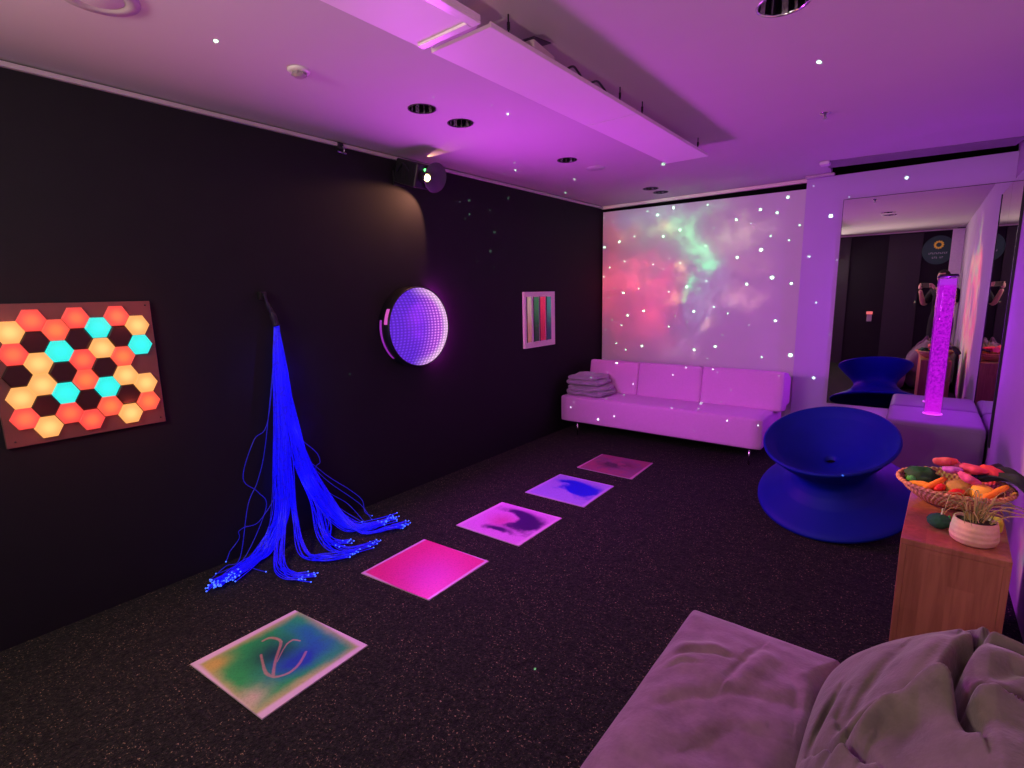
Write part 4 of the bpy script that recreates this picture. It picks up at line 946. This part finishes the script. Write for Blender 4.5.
more(550, 340, 4.096, 'S', [(228, 242, m_), (97, 255, s_), (85, 275, m_), (197, 325, L_), (263, 312, m_), (497, 278, m_), (603, 262, L_), (603, 283, m_), (725, 330, m_), (852, 350, m_), (590, 372, s_)])
more(684, 255, 3.01, 'M', [(378, 5, m_), (398, 143, m_), (390, 370, L_), (438, 240, s_), (460, 15, s_)])
more(684, 0, 3.01, 'M', [(442, 650, X_), (390, 560, s_), (497, 593, s_), (587, 597, m_), (670, 535, L_)])
more(340, 0, 3.01, 'Z', [(505, 343, L_), (457, 317, s_), (280, 293, s_), (525, 490, m_), (543, 497, s_), (528, 512, L_), (540, 518, s_), (495, 525, s_), (508, 487, s_), (613, 492, s_), (705, 540, L_), (660, 562, s_), (678, 580, L_), (655, 527, s_), (973, 494, X_)])
more(0, 0, 1, 'Z', [(216, 41, X_), (819, 62, X_)])
more(440, 170, 5.69, 'W', [(142, 133, s_), (166, 173, L_), (113, 180, m_), (92, 178, s_), (168, 251, L_), (143, 276, m_), (388, 160, L_), (283, 226, m_), (310, 354, L_), (515, 362, s_), (287, 462, L_), (361, 455, m_), (213, 521, m_), (309, 555, m_), (215, 460, s_)])
more(0, 0, 1, 'W', [(350, 374, m_), (477, 261, s_), (494, 267, s_)])
more(0, 0, 1, 'F', [(535, 669, L_), (594, 457, m_)])
PLN = {'B': (1, 5.60), 'C': (1, 4.99), 'T': (1, 4.66), 'S': (1, 4.58), 'M': (1, 5.56), 'Z': (2, H), 'W': (0, 0), 'F': (2, 0)}
dirs = []
for u, v, s, k in ST:
    dirs.append(((at(u, v, *PLN[k])-GL).normalized(), s))
for p, s in ((Vector((2.80, 3.60, .38)), m_),): dirs.append(((p-GL).normalized(), s))
o = lamp('star_projector_light', 'POINT', GL, 4500, (1, 1, 1), None, shadow_soft_size=0.0)
nt, em, nrm = light_nodes(o)
acc = None; base_th = .0026
cth = math.cos(.004)
for d, s in dirs:
    th = base_th*s; k = cth/math.cos(th)
    vm = nt.nodes.new('ShaderNodeVectorMath'); vm.operation = 'DOT_PRODUCT'; nt.links.new(nrm, vm.inputs[0]); vm.inputs[1].default_value = d*k
    q = S(nt, vm.outputs['Value']); acc = q if acc is None else acc.mx(q)
val = ((acc-cth)*(1/3.6e-6)).clamp().pw(1.6)
nt.links.new(val.k, em.inputs[1]); em.inputs[0].default_value = (.42, 1.0, .55, 1)
# galaxy projector: nebula cloud
nd = (at(688, 272, 1, 5.6)-GL).normalized()
o = lamp('nebula_projector_light', 'POINT', GL, 1350, (1, 1, 1), None, shadow_soft_size=0.0)
nt, em, nrm = light_nodes(o)
sx = nd.cross(Vector((0, 0, 1))).normalized(); sz = sx.cross(nd)
def dot(d):
    vm = nt.nodes.new('ShaderNodeVectorMath'); vm.operation = 'DOT_PRODUCT'; nt.links.new(nrm, vm.inputs[0]); vm.inputs[1].default_value = d; return S(nt, vm.outputs['Value'])
fwd = dot(nd).mx(.05); U = dot(sx)/fwd; Vv = dot(sz)/fwd
w1 = noi(nt, nrm, 14, 5, .6); w2 = noi(nt, nrm, 14, 5, .6, off=(7, 3, 5)); w3 = noi(nt, nrm, 9, 4, .65, off=(1, 8, 2))
Uw = U+(w1-.5)*.12; Vw = Vv+(w2-.5)*.12
def uv_of(u, v):
    d = (at(u, v, 1, 5.6)-GL).normalized(); f = d.dot(nd); return d.dot(sx)/f, d.dot(sz)/f
def gb(u, v, ru, rv, k=1.0):
    """soft patch centred where the photograph shows it, radii in metres on the wall"""
    a, b_ = uv_of(u, v); return ((((Uw-a)*(Uw-a))*(5.35/ru)**2+((Vw-b_)*(Vw-b_))*(5.35/rv)**2)*-1).exp()*k
def addc(terms):
    tot = None
    for f, col in terms:
        c = mix(nt, (0, 0, 0), col, f) if not isinstance(f, float) else col
        if tot is None: tot = c
        else: tot = mix(nt, tot, c, 1.0, 'ADD')
    return tot
den = (w3.step(.28, .68)*.75+.35)
fil = (noi(nt, nrm, 26, 6, .7, 1.5, off=(3, 3, 8))).step(.36, .66)*.9+.3
terms = [(gb(622, 300, .28, .50)*den, (.50, .015, .04)), (gb(655, 308, .20, .26)*den, (.78, .05, .09)), (gb(636, 278, .30, .16)*fil, (.70, .06, .10)), (gb(608, 262, .14, .55)*den, (.55, .045, .03)),
         (gb(625, 236, .22, .18)*fil*.6, (.45, .12, .09)), (gb(660, 246, .42, .30)*.55, (.20, .26, .16)),
         (gb(675, 226, .30, .17)*fil, (.10, .55, .15)), (gb(695, 240, .20, .22)*fil, (.07, .62, .18)), (gb(702, 252, .10, .12), (.03, .45, .14)), (gb(697, 266, .10, .05), (.03, .85, .22)), (gb(690, 284, .07, .05), (.05, .75, .20)), (gb(684, 292, .05, .04), (.20, .55, .16)),
         (gb(675, 276, .07, .09)*fil, (.62, .40, .12)), (gb(670, 296, .08, .06), (.55, .28, .10)), (gb(661, 230, .08, .08), (.45, .35, .10)), (gb(726, 240, .26, .20)*den*.8, (.30, .24, .14)), (gb(740, 230, .16, .12)*fil*.6, (.34, .26, .16)),
         (gb(635, 212, .5, .16)*.6, (.12, .14, .26)), (gb(675, 205, .5, .2)*.5, (.18, .22, .18)),
         (gb(705, 300, .22, .32)*fil*.7, (.14, .22, .28)), (gb(738, 300, .24, .10)*fil*.7, (.50, .24, .22)), (gb(745, 270, .2, .12)*fil*.4, (.4, .18, .12)), (gb(716, 325, .06, .06), (.45, .25, .14)), (gb(680, 345, .25, .12)*fil*.4, (.4, .24, .28)), (gb(715, 260, .6, .5)*.25, (.10, .13, .09))]
tot = addc([((f).clamp(), c) for f, c in terms])
nt.links.new(tot, em.inputs[0]); em.inputs[1].default_value = 1.0

# ------------------------------------------------------------------ world and colour
w = bpy.data.worlds.new('world'); bpy.context.scene.world = w; w.use_nodes = True
w.node_tree.nodes['Background'].inputs[0].default_value = (0, 0, 0, 1)
sc = bpy.context.scene
sc.view_settings.view_transform = 'Standard'; sc.view_settings.look = 'None'; sc.view_settings.gamma = 1; sc.view_settings.exposure = 0
sc.view_settings.use_curve_mapping = False
sc.cycles.max_bounces = 8; sc.cycles.diffuse_bounces = 4; sc.cycles.glossy_bounces = 5; sc.cycles.transparent_max_bounces = 12
sc.cycles.use_denoising = True; sc.cycles.sample_clamp_indirect = 3
